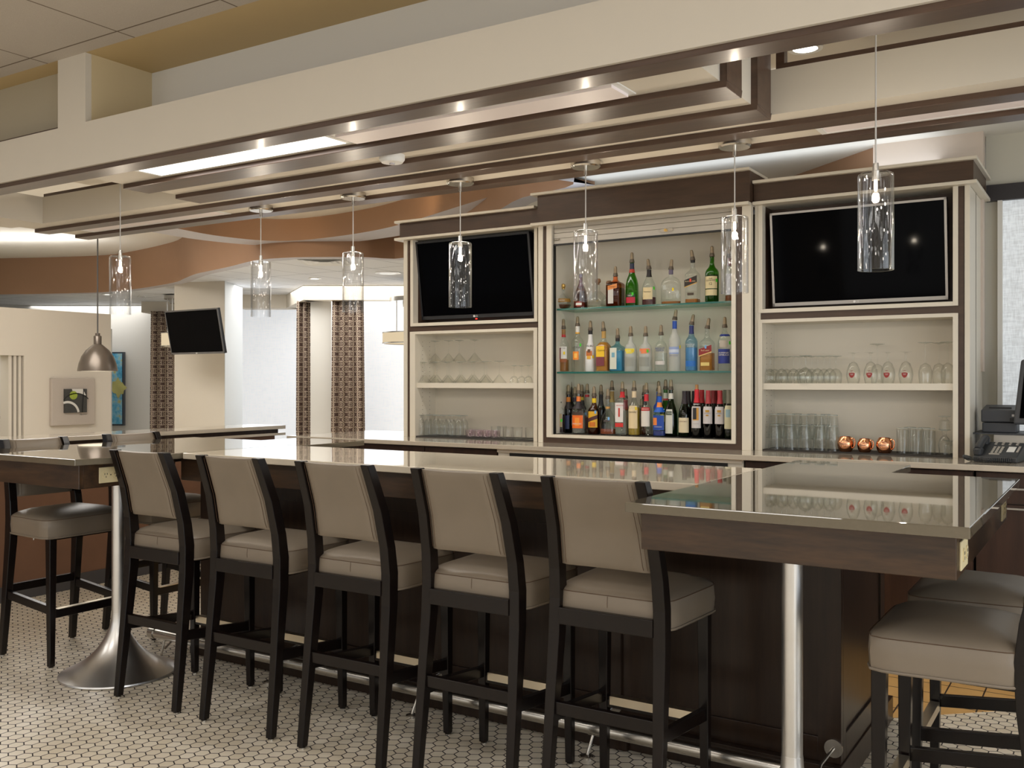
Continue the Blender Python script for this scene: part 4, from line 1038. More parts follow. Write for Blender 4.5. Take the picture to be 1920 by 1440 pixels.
tall=stem_glass(.042,.115,[(.004,0),(.026,.014),(.036,.045),(.037,.07),(.033,.115)],.0035)
row('tall_wine_glass',tall,.23,[P(1735,5.79,SHR),P(1760.5,5.87,SHR),P(1777,5.785,SHR)],lambda i:'tall upturned wine glass at the right end of the right shelf, %s from left'%ORD[i],'tall wine glasses on the right shelf',G,'wine glass')
glass('tall_wine_glass','tall upturned wine glass standing behind the second beer glass',tall,.23,*P(1645,5.895,SHR-.0),G,'tall wine glasses on the right shelf',False,'wine glass')
pint=[(0,0),(.028,0),(.030,.004),(.042,.140),(.043,.147),(.0405,.147),(.028,.012),(0,.012)]
pint=flip(pint,.147)
def pints(pxs,Y,z,txt,grp):
    row('pint_glass',flip(pint,.147),.147,[P(p,Y,z) for p in pxs],lambda i:txt%ORD[i],grp,GG,'pint glass')
pl=(1453,1481,1509,1537,1561)
pints(pl,5.785,BZM,'bottom pint glass of the front stacks at lower right cabinet, %s stack from left','stacked pint glasses in the lower right niche')
pints(pl,5.785,BZM+.064,'top pint glass of the front stacks at lower right cabinet, %s stack from left','stacked pint glasses in the lower right niche')
pints((1466,1494,1522,1548),5.90,BZM,'bottom pint glass of the back stacks at lower right cabinet, %s stack from left','stacked pint glasses in the lower right niche')
pints((1466,1494,1522,1548),5.90,BZM+.064,'top pint glass of the back stacks at lower right cabinet, %s stack from left','stacked pint glasses in the lower right niche')
coll=[(0,0),(.032,0),(.034,.003),(.034,.146),(.0318,.146),(.0318,.012),(0,.012)]
row('highball_glass',coll,.146,[P(1692.5,5.785,BZM),P(1706,5.88,BZM),P(1718,5.785,BZM),P(1733,5.88,BZM),P(1742,5.785,BZM)],lambda i:'upturned straight highball glass right of the copper mugs, %s from left'%ORD[i],'highball glasses in the lower right niche',GG,'highball glass')
hur=stem_glass(.034,.03,[(.009,0),(.026,.02),(.034,.055),(.030,.085),(.028,.11)],.010)
x,y,z=P(1771,5.785,BZM); glass('goblet_stack','upturned footed goblet at the right end of the lower right niche',hur,.14,x,y,z,GG,None,False,'goblet'); 
cup=[(0,.0),(.034,.0),(.034,.002),(.012,.008),(.014,.016),(.027,.026),(.029,.075),(.027,.075),(.025,.028),(0,.02)]
glass('dessert_glass','small footed glass stacked on top of the goblet at right end',cup,.075,x,y,z+.1405,GG,None,False,'glass')
glass('dessert_glass','small footed glass behind the goblet at the right end of the niche',cup,.075,*P(1781,5.89,BZM),GG,None,False,'glass')
# copper mugs
def mug(label,px,k,src=None):
    x,y,z=P(px,5.775,BZM)
    t=thing('copper_mug',label,'mug',(x,y,z),group='copper mugs in the right cabinet')
    m=MB(); H=.087*k
    pr=[(0,0),(.030,0),(.034,.003),(.042,.020),(.0465,.042),(.045,.060),(.036,.079),(.031,.087),(.0295,.087),(.035,.078),(.042,.058),(.040,.02),(0,.006)]
    m.lathe([(r*k,zz*k) for r,zz in pr],40); obj('body',m,M['copper'],t)
    m=MB(); a=-.35; ca,sa=math.cos(a),math.sin(a)
    m.tube([((.036+dx)*k*ca,(.036+dx)*k*sa,zz*k) for dx,zz in ((.002,.076),(.014,.080),(.024,.070),(.026,.052),(.022,.034),(.014,.024),(.005,.022))],.0032*k,8); obj('handle',m,M['copper'],t)
    # embossed oval emblem on the front
    R=.0468*k; m=MB(); vs=[(R*math.sin(0),-R,.046*k)]
    def ov(u,v): aa=u*.62; zz=.046*k+v*.024*k; rr=R*(1-.10*abs(v)**2); return (rr*math.sin(aa),-rr*math.cos(aa)-.0004,zz)
    ring=[];n=28
    for i in range(n+1):
        w=2*PI*i/n; ring+=[ov(.92*math.cos(w),.92*math.sin(w)),ov(.80*math.cos(w),.80*math.sin(w))]
    m.add(ring,[(2*i,2*i+2,2*i+3,2*i+1) for i in range(n)])
    e=obj('emblem',m,M['copperdk'],t,fix=False)
    m=MB()
    for v0,v1,u in ((.42,.50,.62),(-.06,-.34,.80),(.30,.02,.70)):
        for q in range(7):
            u0=-u+2*u*q/7; u1=u0+2*u/7*.62; m.add([ov(u0,v0),ov(u1,v0),ov(u1,v1),ov(u0,v1)],[(0,1,2,3)])
    m.add([ov(-.85,-.45),ov(.85,-.45),ov(.85,-.52),ov(-.85,-.52)],[(0,1,2,3)])
    obj('emblem_letters',m,M['copperdk'],e,fix=False)
    return t
mug('copper mug nearest the pint glasses',1585.5,1.0); mug('smaller copper mug in the middle of the three',1621.5,.90); mug('copper mug nearest the highball glasses',1658.5,1.0)
# ================================================================== BOTTLES
def tmat(name,c,refl=1.0,base=.04): return clear('bottle_'+name,c,refl,.04,base=base,edge=.5)
BM={'clear':tmat('clear',(.95,.97,.96)),'green':tmat('green',(.20,.52,.08)),'dkgreen':tmat('dark_green',(.12,.24,.07)),'brown':tmat('brown',(.48,.22,.07)),'black':tmat('black_green',(.05,.055,.045)),
    'blue':tmat('pale_blue',(.52,.78,.86)),'sky':tmat('sky_blue',(.58,.76,.90)),'frost':frosted('bottle_frosted',(.80,.80,.76),.45),'opal':plain('bottle_white',(.80,.79,.78),.2,var=.02)}
LQ={}
def liq(c):
    if c not in LQ: LQ[c]=frosted('liquid_%d'%len(LQ),c,.15 if min(c)>.65 else .5)
    return LQ[c]
LM={}
def lab(c):
    if c not in LM: LM[c]=plain('label_print_%d'%len(LM),sr(*c),.5,var=.03)
    return LM[c]
M['pourer']=plain('pourer_smoke',sr(150,132,106),.35,.2,var=.1,scale=60)
M['pourerdk']=plain('pourer_collar',sr(96,84,70),.4,.2,var=.1)
STICK={'g':(70,200,40),'y':(235,205,30),'r':(225,75,45),'b':(120,175,225),'o':(230,130,50)}
def bottle(label,px,Y,z,h,w,kind='round',glassm='clear',liquid=None,fill=.3,labels=(),neck=None,cap='pourer',tilt=0,sticker=None,shoulder=.62,neckr=.0135,depth=None,texts=(),group=None,zt=None):
    """h: height of glass; w: body width. labels: (z0,z1,halfangle or half width fraction,color[,diag])"""
    x=xat(px,Y); t=thing('liquor_bottle' if not group or 'wine' not in group else 'wine_bottle',label,'bottle',(x,Y,z),rz=(.16 if kind!='square' else .05),group=group)
    r=w/2; d=(depth or w)/2; sq=kind=='square'; n0=7 if sq else (2.0 if kind!='flat' else 2.4)
    hs=h*shoulder
    nk=neckr
    if kind=='flask':   # round bellied
        secs=[(0,r*.45,d*.45,2),(h*.03,r*.5,d*.5,2),(h*.10,r*.75,d*.75,2),(h*.25,r*.97,d*.97,2),(h*.38,r,d,2),(h*.52,r*.9,d*.9,2),(h*.66,r*.55,d*.55,2),(h*.74,nk*1.2,nk*1.2,2),(h*.80,nk,nk,2),(h,nk,nk,2)]
    elif kind=='taper': # slopes continuously, wine / champagne
        secs=[(0,r*.92,d*.92,2),(.004,r,d,2),(h*.28,r*1.0,d*1.0,2),(h*.48,r*.96,d*.96,2),(h*.60,r*.80,d*.80,2),(h*.72,r*.50,d*.50,2),(h*.82,nk*1.12,nk*1.12,2),(h*.9,nk,nk,2),(h,nk,nk,2)]
    elif kind=='bell':
        secs=[(0,r*.98,d,2.4),(.004,r,d,2.4),(h*.1,r,d,2.4),(h*.35,r*.92,d*.9,2.4),(h*.52,r*.74,d*.74,2.2),(h*.64,r*.45,d*.45,2),(h*.72,nk*1.1,nk*1.1,2),(h,nk,nk,2)]
    elif kind=='dome':
        secs=[(0,r*.94,d*.94,2.2),(.005,r,d,2.2),(hs*.75,r,d,2.2),(hs*.9,r*.94,d*.94,2.1),(hs*1.02,r*.78,d*.78,2),(hs*1.1,r*.5,d*.5,2),(hs*1.14,nk*1.15,nk*1.15,2),(hs*1.2,nk,nk,2),(h,nk,nk,2)]
    else:
        secs=[(0,r*.94,d*.94,n0),(.004,r,d,n0),(hs*.95,r,d,n0),(hs,r*.97,d*.97,n0),(hs+(h-hs)*.14,r*.82,d*.82,max(2,n0*.6)),(hs+(h-hs)*.28,r*.52,d*.52,2.2),(hs+(h-hs)*.42,nk*1.2,nk*1.2,2),(hs+(h-hs)*.55,nk,nk,2),(h,nk,nk,2)]
    m=MB(); m.loft(secs,28); obj('glass_body',m,BM[glassm] if isinstance(glassm,str) else glassm,t)
    def rad(zz):
        for a,b in zip(secs[:-1],secs[1:]):
            if a[0]<=zz<=b[0]:
                k=(zz-a[0])/max(b[0]-a[0],1e-6); return a[1]+(b[1]-a[1])*k,a[2]+(b[2]-a[2])*k
        return secs[-1][1],secs[-1][2]
    if liquid:
        hl=h*fill; ls=[(.006,secs[1][1]*.93,secs[1][2]*.93,secs[1][3])]
        for s_ in secs[2:]:
            if .006<s_[0]<hl: ls.append((s_[0],max(s_[1]-.0035,.003),max(s_[2]-.0035,.003),s_[3]))
        a,b=rad(hl); nn=[s_[3] for s_ in secs if s_[0]<=hl][-1]; ls.append((hl,max(a-.0035,.003),max(b-.0035,.003),nn)); m=MB(); m.loft(ls,24); obj('liquid',m,liq(liquid),t)
    first=None
    def patch(z0,z1,ha,off=.0012,shift=0,skew=0,seg=10,rows=6):
        vs=[]
        for i in range(seg+1):
            u=-1+2*i/seg
            for q in range(rows+1):
                zq=z0+(z1-z0)*q/rows+skew*u; a_,b_=rad(min(max(zq,.006),h*.98))
                if sq or kind=='flat': xx=shift+u*ha*r; yy=-b_-off if sq else -b_*(max(0,1-min(.999,abs(xx/a_))**2.4))**(1/2.4)-off
                else: ang=shift+u*ha; xx=(a_+off)*math.sin(ang); yy=-(b_+off)*math.cos(ang)
                vs.append((xx,yy,zq))
        W_=rows+1
        mb=MB(); mb.add(vs,[(i*W_+q,(i+1)*W_+q,(i+1)*W_+q+1,i*W_+q+1) for i in range(seg) for q in range(rows)]); return mb
    for i,L in enumerate(labels):
        z0,z1,ha,col=L[:4]; skew=L[4] if len(L)>4 else 0; sh=L[5] if len(L)>5 else 0
        o=obj('label' if i==0 else 'label_print',patch(z0*h,z1*h,ha,.0010+.0005*i,sh,skew*h),lab(col),t if first is None else first,fix=False)
        if first is None: first=o
    if first is None: first=t
    for body,tw,tz,col in texts:
        a_,b_=rad(tz*h); text_on(first if first is not t else t,'label_text',body,tw*w,lab(col),tz*h,None if (sq or kind=='flat') else b_+.0032,front=-(b_+.0034))
    if sticker:
        c_,sx_,sz_=sticker; a_,b_=rad(sz_*h); hw_=.006
        mb=patch(sz_*h-.010,sz_*h+.010,(hw_/r if (sq or kind=='flat') else hw_/max(a_,.01)),.0042,(sx_*r if (sq or kind=='flat') else sx_),0,4); obj('price_sticker',mb,lab(STICK[c_]),t,fix=False)
    if neck:
        for i,(z0,z1,col) in enumerate(neck):
            m=MB(); zz_=[(z0+(z1-z0)*q/6)*h for q in range(7)]; pr_=[(rad(q)[0]+.0012+.0004*i,q) for q in zz_]; m.lathe([(pr_[0][0]-.001,pr_[0][1])]+pr_+[(pr_[-1][0]-.001,pr_[-1][1])],20); obj('neck_seal',m,lab(col),t)
    if cap=='pourer':
        m=MB(); m.lathe([(0,0),(.0135,0),(.0175,.001),(.0165,.008),(.0145,.018),(.013,.023),(0,.023)],18); pc=obj('pourer',m,M['pourerdk'],t); pc.location=(0,0,h-.003); pc.rotation_euler=(0,tilt,0)
        m=MB(); m.lathe([(0,.018),(.0128,.018),(.0118,.036),(.0108,.054),(.0098,.062),(.0068,.067),(0,.069)],16); obj('dust_cap',m,M['pourer'],pc)
    elif cap=='cork': m=MB(); m.lathe([(0,0),(.010,0),(.011,.01),(.019,.016),(.021,.028),(.016,.040),(0,.043)],18); o=obj('cork_stopper',m,plain('cork_wood',sr(140,100,70),.6),t); o.location=(0,0,h-.006)
    elif cap=='straightcork': m=MB(); m.lathe([(0,0),(.0105,0),(.0105,.030),(0,.030)],14); o=obj('cork',m,plain('cork_tan',sr(190,140,90),.7),t); o.location=(0,0,h)
    elif cap=='gold': m=MB(); m.lathe([(0,0),(.012,0),(.013,.012),(.017,.016),(.015,.032),(.006,.038),(0,.038)],16); o=obj('stopper',m,M['brass'],t); o.location=(0,0,h-.004)
    elif cap=='none': pass
    return t
def px_w(w,px,Y): return w/F_PX*dep(px,Y)
def B(label,px,Y,z,top,wpx,cap='pourer',**k):
    """top: pixel row of the very top; converts to metres at this depth"""
    H=zat(px,top,Y)-z; hh=H-(.066 if cap=='pourer' else .037 if cap in('cork',) else .030 if cap=='straightcork' else .034 if cap=='gold' else 0)
    return bottle(label,px,Y,z,hh,px_w(wpx,px,Y),cap=cap,**k)
Z1,Z2,Z0=SZ[1]+.0005,SZ[0]+.0005,1.087
YS=5.80
gt='bottles on the top glass shelf'; gm='bottles on the middle glass shelf'; gb='bottles on the bottom deck'; gw='wine bottles on the bottom deck'
white=(225,222,214); cream=(226,205,158); black=(34,28,26)
# top shelf
B('round gold-stoppered liqueur flask at the left end of the top shelf',1056,YS,Z1,532,34,'gold',kind='flask',liquid=(.25,.07,.03),fill=.22,labels=((.33,.50,1.3,(150,110,40)),),texts=(('CHAMBORD',.55,.41,white),),group=gt)
B('dark bottle with thin maroon neck behind the fourth pendant on the top shelf',1089,YS,Z1,514,26,'none',kind='bell',glassm='brown',liquid=(.20,.05,.03),fill=.5,labels=((.05,.20,.9,(160,60,45)),(.09,.16,.5,white)),neck=((.62,1.0,(90,30,40)),(.90,1.0,(120,110,130))),neckr=.010,group=gt)
B('clear wide-shouldered bottle with round wooden stopper on the top shelf',1121,5.82,Z1,522,36,'cork',kind='bell',liquid=(.80,.80,.70),fill=.12,group=gt)
B('clear bottle with brown stopper half hidden behind the square brown bottle',1142,5.90,Z1,526,30,'cork',kind='bell',group=gt)
B('square brown liqueur bottle with orange and white label on the top shelf',1154,5.79,Z1,499,30,kind='square',glassm='brown',liquid=(.30,.11,.03),fill=.6,labels=((.10,.62,.36,(206,202,196),0,-.012),(.56,.70,.62,(224,140,70),.03)),texts=(('COINTREAU',.50,.63,(80,40,20)),),neck=((.80,.97,(190,95,35)),),shoulder=.74,group=gt)
B('deep green champagne-shaped bottle with red label on the top shelf',1185,YS,Z1,473,25,kind='taper',glassm='green',labels=((.07,.20,.75,(190,30,60)),(.20,.27,.75,(40,60,30))),texts=(('VSOP',.4,.235,white),),neck=((.84,.97,(40,45,70)),(.76,.84,(190,60,40))),sticker=('g',.35,.27),group=gt)
B('cognac bottle with cream label and dark liquid on the top shelf',1217,YS,Z1,485,27,kind='taper',liquid=(.16,.05,.05),fill=.22,labels=((.16,.48,.72,cream),),texts=(('Hennessy',.5,.36,black),),neck=((.78,.97,black),),sticker=('g',.95,.46),tilt=-.12,group=gt)
B('wide arched whiskey flask with yellow sticker on the top shelf',1258,YS,Z1,486,38,kind='dome',depth=.06,liquid=(.55,.22,.05),fill=.09,neck=((.86,1.0,(110,100,120)),),sticker=('y',.30,.42),tilt=.08,shoulder=.70,group=gt)
B('square whisky bottle with slanted black label and red sticker on the top shelf',1299,YS,Z1,468,25,kind='square',liquid=(.60,.26,.06),fill=.10,labels=((.42,.58,.98,(44,36,30),.05),(.405,.425,.98,(200,160,80),.05),(.18,.24,.5,(70,56,40))),texts=(('BLACK LABEL',.8,.50,cream),),neck=((.94,1.0,black),),sticker=('r',.0,.52),tilt=-.15,shoulder=.66,group=gt)
B('green scotch bottle with cream label on the top shelf',1335,YS,Z1,461,25.5,kind='round',glassm='green',liquid=(.10,.20,.02),fill=.6,labels=((.30,.56,1.0,(222,206,160)),(.15,.28,.95,(222,206,160))),texts=(('THE\nGLENLIVET',.75,.49,black),('12',.2,.40,black)),sticker=('g',.85,.47),shoulder=.66,group=gt)
B('bottle with white label behind the fifth pendant at the right end of the top shelf',1368,5.82,Z1,462,17,kind='round',liquid=(.40,.13,.04),fill=.15,labels=((.16,.62,.9,(200,200,206)),),neck=((.80,.97,(110,60,60)),),group=gt)
# middle shelf
B('spiced rum bottle with white picture label at the left end of the middle shelf',1056.5,YS,Z2,598,21.5,kind='round',liquid=(.50,.22,.05),fill=.28,labels=((.22,.58,.95,white),(.22,.30,.95,(150,84,40)),(.30,.55,.22,(110,40,40),0,-.35)),texts=(('SPICED   RUM',.7,.54,black),),neck=((.86,.98,(150,110,60)),(.80,.86,(190,50,50))),sticker=('y',.45,.43),group=gm)
B('tall clear citrus vodka bottle with white collar on the middle shelf',1083,YS,Z2,593,23,kind='round',labels=((.26,.44,.50,(238,140,40)),(.30,.40,.26,(248,190,90))),texts=(('SVEDKA',.75,.53,(60,60,60)),),neck=((.86,1.0,white),(.83,.86,(230,170,50))),sticker=('g',.75,.58),shoulder=.66,group=gm)
B('white coconut rum bottle with palm picture on the middle shelf',1107,YS,Z2,601,19.5,kind='taper',glassm='opal',labels=((.38,.50,.62,(196,110,50)),(.30,.38,.40,(224,170,60)),(.46,.54,.30,(96,62,40))),texts=(('MALIBU',.85,.62,black),),neck=((.90,1.0,black),),sticker=('y',.8,.36),group=gm)
B('amber tequila bottle with yellow and maroon label on the middle shelf',1132,YS,Z2,602,25,kind='square',liquid=(.75,.36,.05),fill=.72,labels=((.36,.62,.66,(240,195,40),0,-.006),(.14,.36,.66,(120,50,60),0,-.006)),texts=(('Cuervo',.55,.52,(90,50,30)),),neck=((.82,1.0,(190,150,80)),),tilt=-.08,group=gm)
B('sapphire blue gin bottle with arched white label on the middle shelf',1158,YS,Z2,615,26,kind='square',glassm='blue',liquid=(.25,.62,.82),fill=.62,labels=((.07,.70,.52,(216,216,200),0,-.012),(.42,.56,.24,(120,170,190),0,-.012)),neck=((.90,1.0,black),),shoulder=.70,group=gm)
B('frosted vodka bottle with yellow band on the middle shelf',1182.5,YS,Z2,611,23,kind='dome',glassm='frost',labels=((.50,.64,.95,(232,212,80)),(.14,.40,.8,(150,150,140))),texts=(('AVION',.3,.57,white),),sticker=('y',.6,.57),shoulder=.72,group=gm)
B('frosted vodka bottle with orange band and green sticker on the middle shelf',1210.5,YS,Z2,611,24,kind='dome',glassm='frost',labels=((.50,.64,.95,(232,130,80)),(.14,.40,.8,(150,150,140))),sticker=('g',.55,.57),shoulder=.72,group=gm)
B('clear vodka bottle with bold blue lettering on the middle shelf',1239.5,YS,Z2,609,24,kind='dome',liquid=(.86,.88,.86),fill=.5,labels=((.18,.28,.8,(214,206,200)),),texts=(('ABSOLUT\nVODKA',.82,.60,(30,60,140)),),shoulder=.74,neckr=.012,group=gm)
B('tallest frosted vodka bottle with blue neck on the middle shelf',1265,YS,Z2,580,22,kind='round',glassm='frost',labels=((.33,.47,.95,(150,165,205)),(.36,.42,.95,(205,212,226))),texts=(('GREY GOOSE',.8,.30,(80,80,140)),),neck=((.82,.97,(40,80,170)),),sticker=('y',1.2,.47),tilt=.15,shoulder=.62,group=gm)
B('pale blue vodka bottle with white lettering on the middle shelf',1296.5,YS,Z2,589,23,kind='round',glassm='sky',liquid=(.42,.68,.88),fill=.5,labels=((.10,.22,.9,(40,110,190)),),texts=(('PINNACLE\nVODKA',.75,.55,white),),neck=((.80,.97,(40,50,110)),),tilt=.2,shoulder=.64,group=gm)
B('square amber whisky bottle with slanted red label on the middle shelf',1326,YS,Z2,596,25,kind='square',liquid=(.70,.32,.05),fill=.42,labels=((.40,.56,.98,(140,36,36),.05),(.385,.405,.98,(230,200,120),.05),(.12,.20,.66,(226,200,120))),texts=(('Red Label',.6,.48,cream),),sticker=('b',.1,.56),tilt=.18,shoulder=.66,group=gm)
B('clear sambuca bottle with blue label at the right end of the middle shelf',1359,YS,Z2,594,26,kind='dome',liquid=(.86,.88,.88),fill=.45,labels=((.17,.50,.95,(40,56,140)),(.54,.70,.6,(190,180,166))),texts=(('ROMANA\nSAMBUCA',.80,.39,white),),neck=((.80,.84,(40,56,140)),),sticker=('g',.9,.64),shoulder=.78,group=gm)
# bottom deck, back row then front row
def BB(*a,**k): return B(*a,**k)
YF,YK=5.79,5.90
BB('coffee liqueur bottle with orange and black neck behind the squat tan-label bottle',1066,5.85,Z0,721,17,kind='round',glassm='black',liquid=(.05,.02,.02),fill=.5,labels=((.10,.45,.5,(60,70,110)),),neck=((.80,.92,(214,130,50)),(.62,.80,(40,34,34))),group=gb)
BB('hidden bottle with only its dust cap rising behind the coffee liqueur',1069.5,5.93,Z0,713,16,kind='round',glassm='black',neck=((.8,1.0,black),),group=gb)
BB('clear bottle with white label behind the triple sec',1078,5.88,Z0,725,20,kind='round',liquid=(.30,.12,.10),fill=.2,labels=((.20,.52,1.0,white),(.42,.46,.4,(170,50,50))),neck=((.84,.97,(50,40,60)),),group=gb)
BB('bottle with yellow neck ring behind the triple sec',1091,5.93,Z0,721,17,kind='round',glassm='brown',neck=((.84,.92,(200,170,50)),(.6,.84,(40,34,34))),group=gb)
BB('clear bottle with blue sticker between the triple sec and the yellow rum',1101,5.88,Z0,719,18,kind='round',labels=((.10,.40,.9,(96,60,62)),),neck=((.90,.96,(180,40,50)),),sticker=('b',.0,.48),group=gb)
BB('black-necked bottle right behind the yellow-label rum',1127,5.90,Z0,721,18,kind='round',glassm='black',neck=((.70,.97,(36,32,36)),),group=gb)
BB('gold-necked bottle behind the brandy decanter',1147.5,5.91,Z0,713,20,kind='round',neck=((.72,.97,(170,140,84)),),group=gb)
BB('red-necked bottle behind the gin with the red figure',1173,5.90,Z0,729,18,kind='round',glassm='brown',neck=((.70,.97,(150,36,40)),),group=gb)
BB('low bottle behind the honey-coloured bottle with cream label',1203,5.90,Z0,747,16,kind='round',glassm='brown',group=gb)
BB('dark-necked bottle behind the red-label vodka',1208,5.92,Z0,722,18,kind='round',neck=((.74,.97,(52,44,44)),),group=gb)
BB('blue-necked bottle standing behind the blue curacao',1235,5.90,Z0,714,20,kind='round',glassm='blue',neck=((.60,.97,(40,80,180)),),group=gb)
BB('green vermouth bottle at left of the pair with white neck labels',1248,5.89,Z0,711,22,kind='taper',glassm='green',labels=((.30,.46,.9,(200,196,60)),),neck=((.80,.92,(216,210,196)),(.76,.80,(190,60,60))),group=gb)
BB('squat dark liqueur bottle with tan label at the left end of the bottom deck',1048.5,5.78,Z0,737,22,kind='flat',depth=.05,glassm='clear',liquid=(.05,.02,.02),fill=.62,labels=((.20,.64,.72,(160,142,110)),),neck=((.86,1.0,white),),sticker=('g',.62,.42),shoulder=.76,group=gb)
BB('triple sec bottle with orange label on the bottom deck',1085,5.76,Z0,719,26,kind='flat',depth=.065,liquid=(.85,.86,.82),fill=.5,labels=((.14,.46,.80,(236,110,30)),(.46,.54,.82,(66,50,40)),(.20,.40,.34,(246,150,50))),texts=(('TRIPLE SEC',.7,.25,white),),neck=((.80,.92,(236,130,60)),(.62,.80,(44,36,40))),shoulder=.58,group=gb)
BB('dark rum bottle with bright yellow label on the bottom deck',1114,5.78,Z0,724,23,kind='round',glassm='brown',liquid=(.10,.03,.02),fill=.62,labels=((.18,.60,.85,(222,170,40)),(.36,.46,.85,(80,40,40),.05),(.20,.32,.5,(200,110,30))),neck=((.82,.94,(236,200,30)),),sticker=('b',.5,.58),group=gb)
BB('flared brandy decanter with a little amber left on the bottom deck',1140,5.775,Z0,729,31,kind='bell',depth=.075,liquid=(.42,.10,.03),fill=.16,labels=((.36,.42,.45,(70,60,56)),),neck=((.72,.78,(210,160,90)),),sticker=('b',.3,.45),group=gb)
BB('square gin bottle with white label and red figure on the bottom deck',1167,5.775,Z0,715,23,kind='square',liquid=(.82,.86,.80),fill=.55,labels=((.30,.74,.70,(226,220,216),0,-.006),(.19,.28,.70,(208,50,46),0,-.006),(.42,.62,.14,(196,60,50),0,-.006)),texts=(('BEEFEATER',.6,.68,(200,50,50)),),neck=((.86,1.0,(200,34,40)),),shoulder=.80,group=gb)
BB('honey-coloured tequila bottle with cream label on the bottom deck',1189,5.78,Z0,713,23,kind='round',liquid=(.70,.50,.08),fill=.62,labels=((.16,.66,.82,(228,206,164)),),texts=(('hornsby',.66,.52,(60,44,40)),),neck=((.84,.98,(226,206,170)),),sticker=('y',.55,.60),group=gb)
BB('vodka bottle with red banner label and red neck on the bottom deck',1212,5.78,Z0,717,21,kind='round',labels=((.22,.58,.85,(224,218,208)),(.58,.66,.9,(186,40,40))),texts=(('SMIRNOFF',.72,.62,white),),neck=((.80,.96,(200,40,50)),),group=gb)
BB('blue curacao bottle with blue label on the bottom deck',1236.5,5.765,Z0,723,25,kind='flat',depth=.066,liquid=(.04,.08,.40),fill=.14,labels=((.16,.52,.82,(24,70,160)),(.28,.46,.30,(226,130,60),0,-.022)),texts=(('CURACAO',.55,.24,white),),neck=((.60,1.0,(30,90,190)),(.72,.84,(236,140,60))),shoulder=.56,group=gb)
BB('green vermouth bottle with tall white printed label on the bottom deck',1258,5.79,Z0,711,24,kind='taper',glassm='dkgreen',labels=((.07,.58,.62,(208,208,196),0,-.15),(.46,.54,.52,(70,84,70),0,-.15)),texts=(('MARTINI',.4,.50,white),),neck=((.80,.92,(216,212,200)),),group=gb)
def wine(label,px,Y,top,w,cap,lb,glassm='black',txt=(),emb=None,ck='none'):
    b_=B(label,px,Y,Z0,top,w,ck,kind='round' if glassm!='amb' else 'taper',glassm='black' if glassm=='black' else ('dkgreen' if glassm=='amb' else glassm),liquid=(.03,.012,.015) if glassm=='black' else (.10,.10,.02),fill=.5,labels=lb,neck=((.72,1.0,cap),),shoulder=.62,texts=txt,group=gw); return b_
wine('wine bottle with dark cap behind the cream-label white wine',1290.5,5.90,733,21,(46,34,40),())
wine('wine bottle with dark cap behind the corked bottle',1302,5.93,733,20,(38,36,40),())
wine('wine bottle with scarlet cap behind the corked bottle, nearer its right side',1316,5.90,731,20,(190,34,44),())
wine('wine bottle with red cap between the two white-label reds',1337.5,5.90,732,20,(160,50,56),())
wine('wine bottle with red cap right behind the second white-label red',1346,5.94,732,20,(150,40,44),())
wine('green wine bottle with grey cap behind the one at the right end',1360.5,5.90,731,20,(118,116,98),(),'dkgreen')
wine('white wine bottle with plain cream label, first of the wines',1283.5,5.79,733,23,(44,36,40),((.10,.42,.95,(220,206,172)),),'amb',(('MONTEREY',.66,.34,(120,80,70)),))
wine('wine bottle with cork pushed in its red cap and black figure label',1306.5,5.775,721,20,(210,36,50),((.20,.70,1.0,(206,200,198)),(.36,.62,.55,(206,150,60)),(.38,.62,.34,(40,38,40),0,-.2)),'black',(('Toasted Head',.6,.29,(110,96,110)),),ck='straightcork')
wine('red wine bottle with white gold-emblem label, left of two alike',1328,5.78,732,20,(176,56,62),((.30,.66,1.0,(206,200,200)),(.54,.59,.36,(190,146,60)),(.46,.49,.25,(190,146,60))),'black',(("VINTNER'S",.6,.52,(90,80,80)),))
wine('red wine bottle with white gold-emblem label, right of two alike',1350,5.78,732,20,(176,56,62),((.30,.66,1.0,(206,200,200)),(.54,.59,.36,(190,146,60)),(.46,.49,.25,(190,146,60))),'black',(("VINTNER'S",.6,.52,(90,80,80)),))
wine('green wine bottle with pale label at the right end of the bottom deck',1366.5,5.775,731,17,(126,122,106),((.20,.68,1.0,(206,200,166)),(.44,.60,.5,(150,180,190))),'dkgreen')
# ================================================================== COUNTER DEVICES AT RIGHT
t=thing('desk_phone','black corded desk phone on the back counter beside the printer','telephone',(xat(1862,5.62),5.62,BZ))
t.rotation_euler=(0,0,-.12)
def wedge(x0,x1,y0,y1,za,zb,lift=.0):
    m=MB(); m.add([(x0,y0,lift),(x1,y0,lift),(x1,y1,lift),(x0,y1,lift),(x0,y0,za),(x1,y0,za),(x1,y1,zb),(x0,y1,zb)],[(0,3,2,1),(4,5,6,7),(0,1,5,4),(1,2,6,5),(2,3,7,6),(3,0,4,7)]); return m
base=obj('phone_base',wedge(-.075,.135,-.10,.10,.028,.095),M['phone'],t,bev=.006)
sl=(.095-.028)/.2
def onb(u,v,dz=.001): return (u,v,.028+sl*(v+.10)+dz)
m=MB()
def key(mb,u,v,a,b,hh=.003):
    p=[onb(u-a,v-b),onb(u+a,v-b),onb(u+a,v+b),onb(u-a,v+b)]; q=[(x,y,z+hh) for x,y,z in p]; mb.add(p+q,[(4,5,6,7),(0,1,5,4),(1,2,6,5),(2,3,7,6),(3,0,4,7)])
for i in range(3):
    for j in range(4): key(m,.005+i*.019,-.045+j*.022,.006,.0065)
obj('keypad',m,M['greyduct'],base)
m=MB()
for i in range(4):
    for j in range(2): key(m,.0+i*.034,.062+j*.02,.006,.004)
for i in range(6): key(m,.121,-.03+i*.013,.005,.0035)
key(m,.02,-.068,.025,.005)
obj('function_keys',m,M['greyduct'],base)
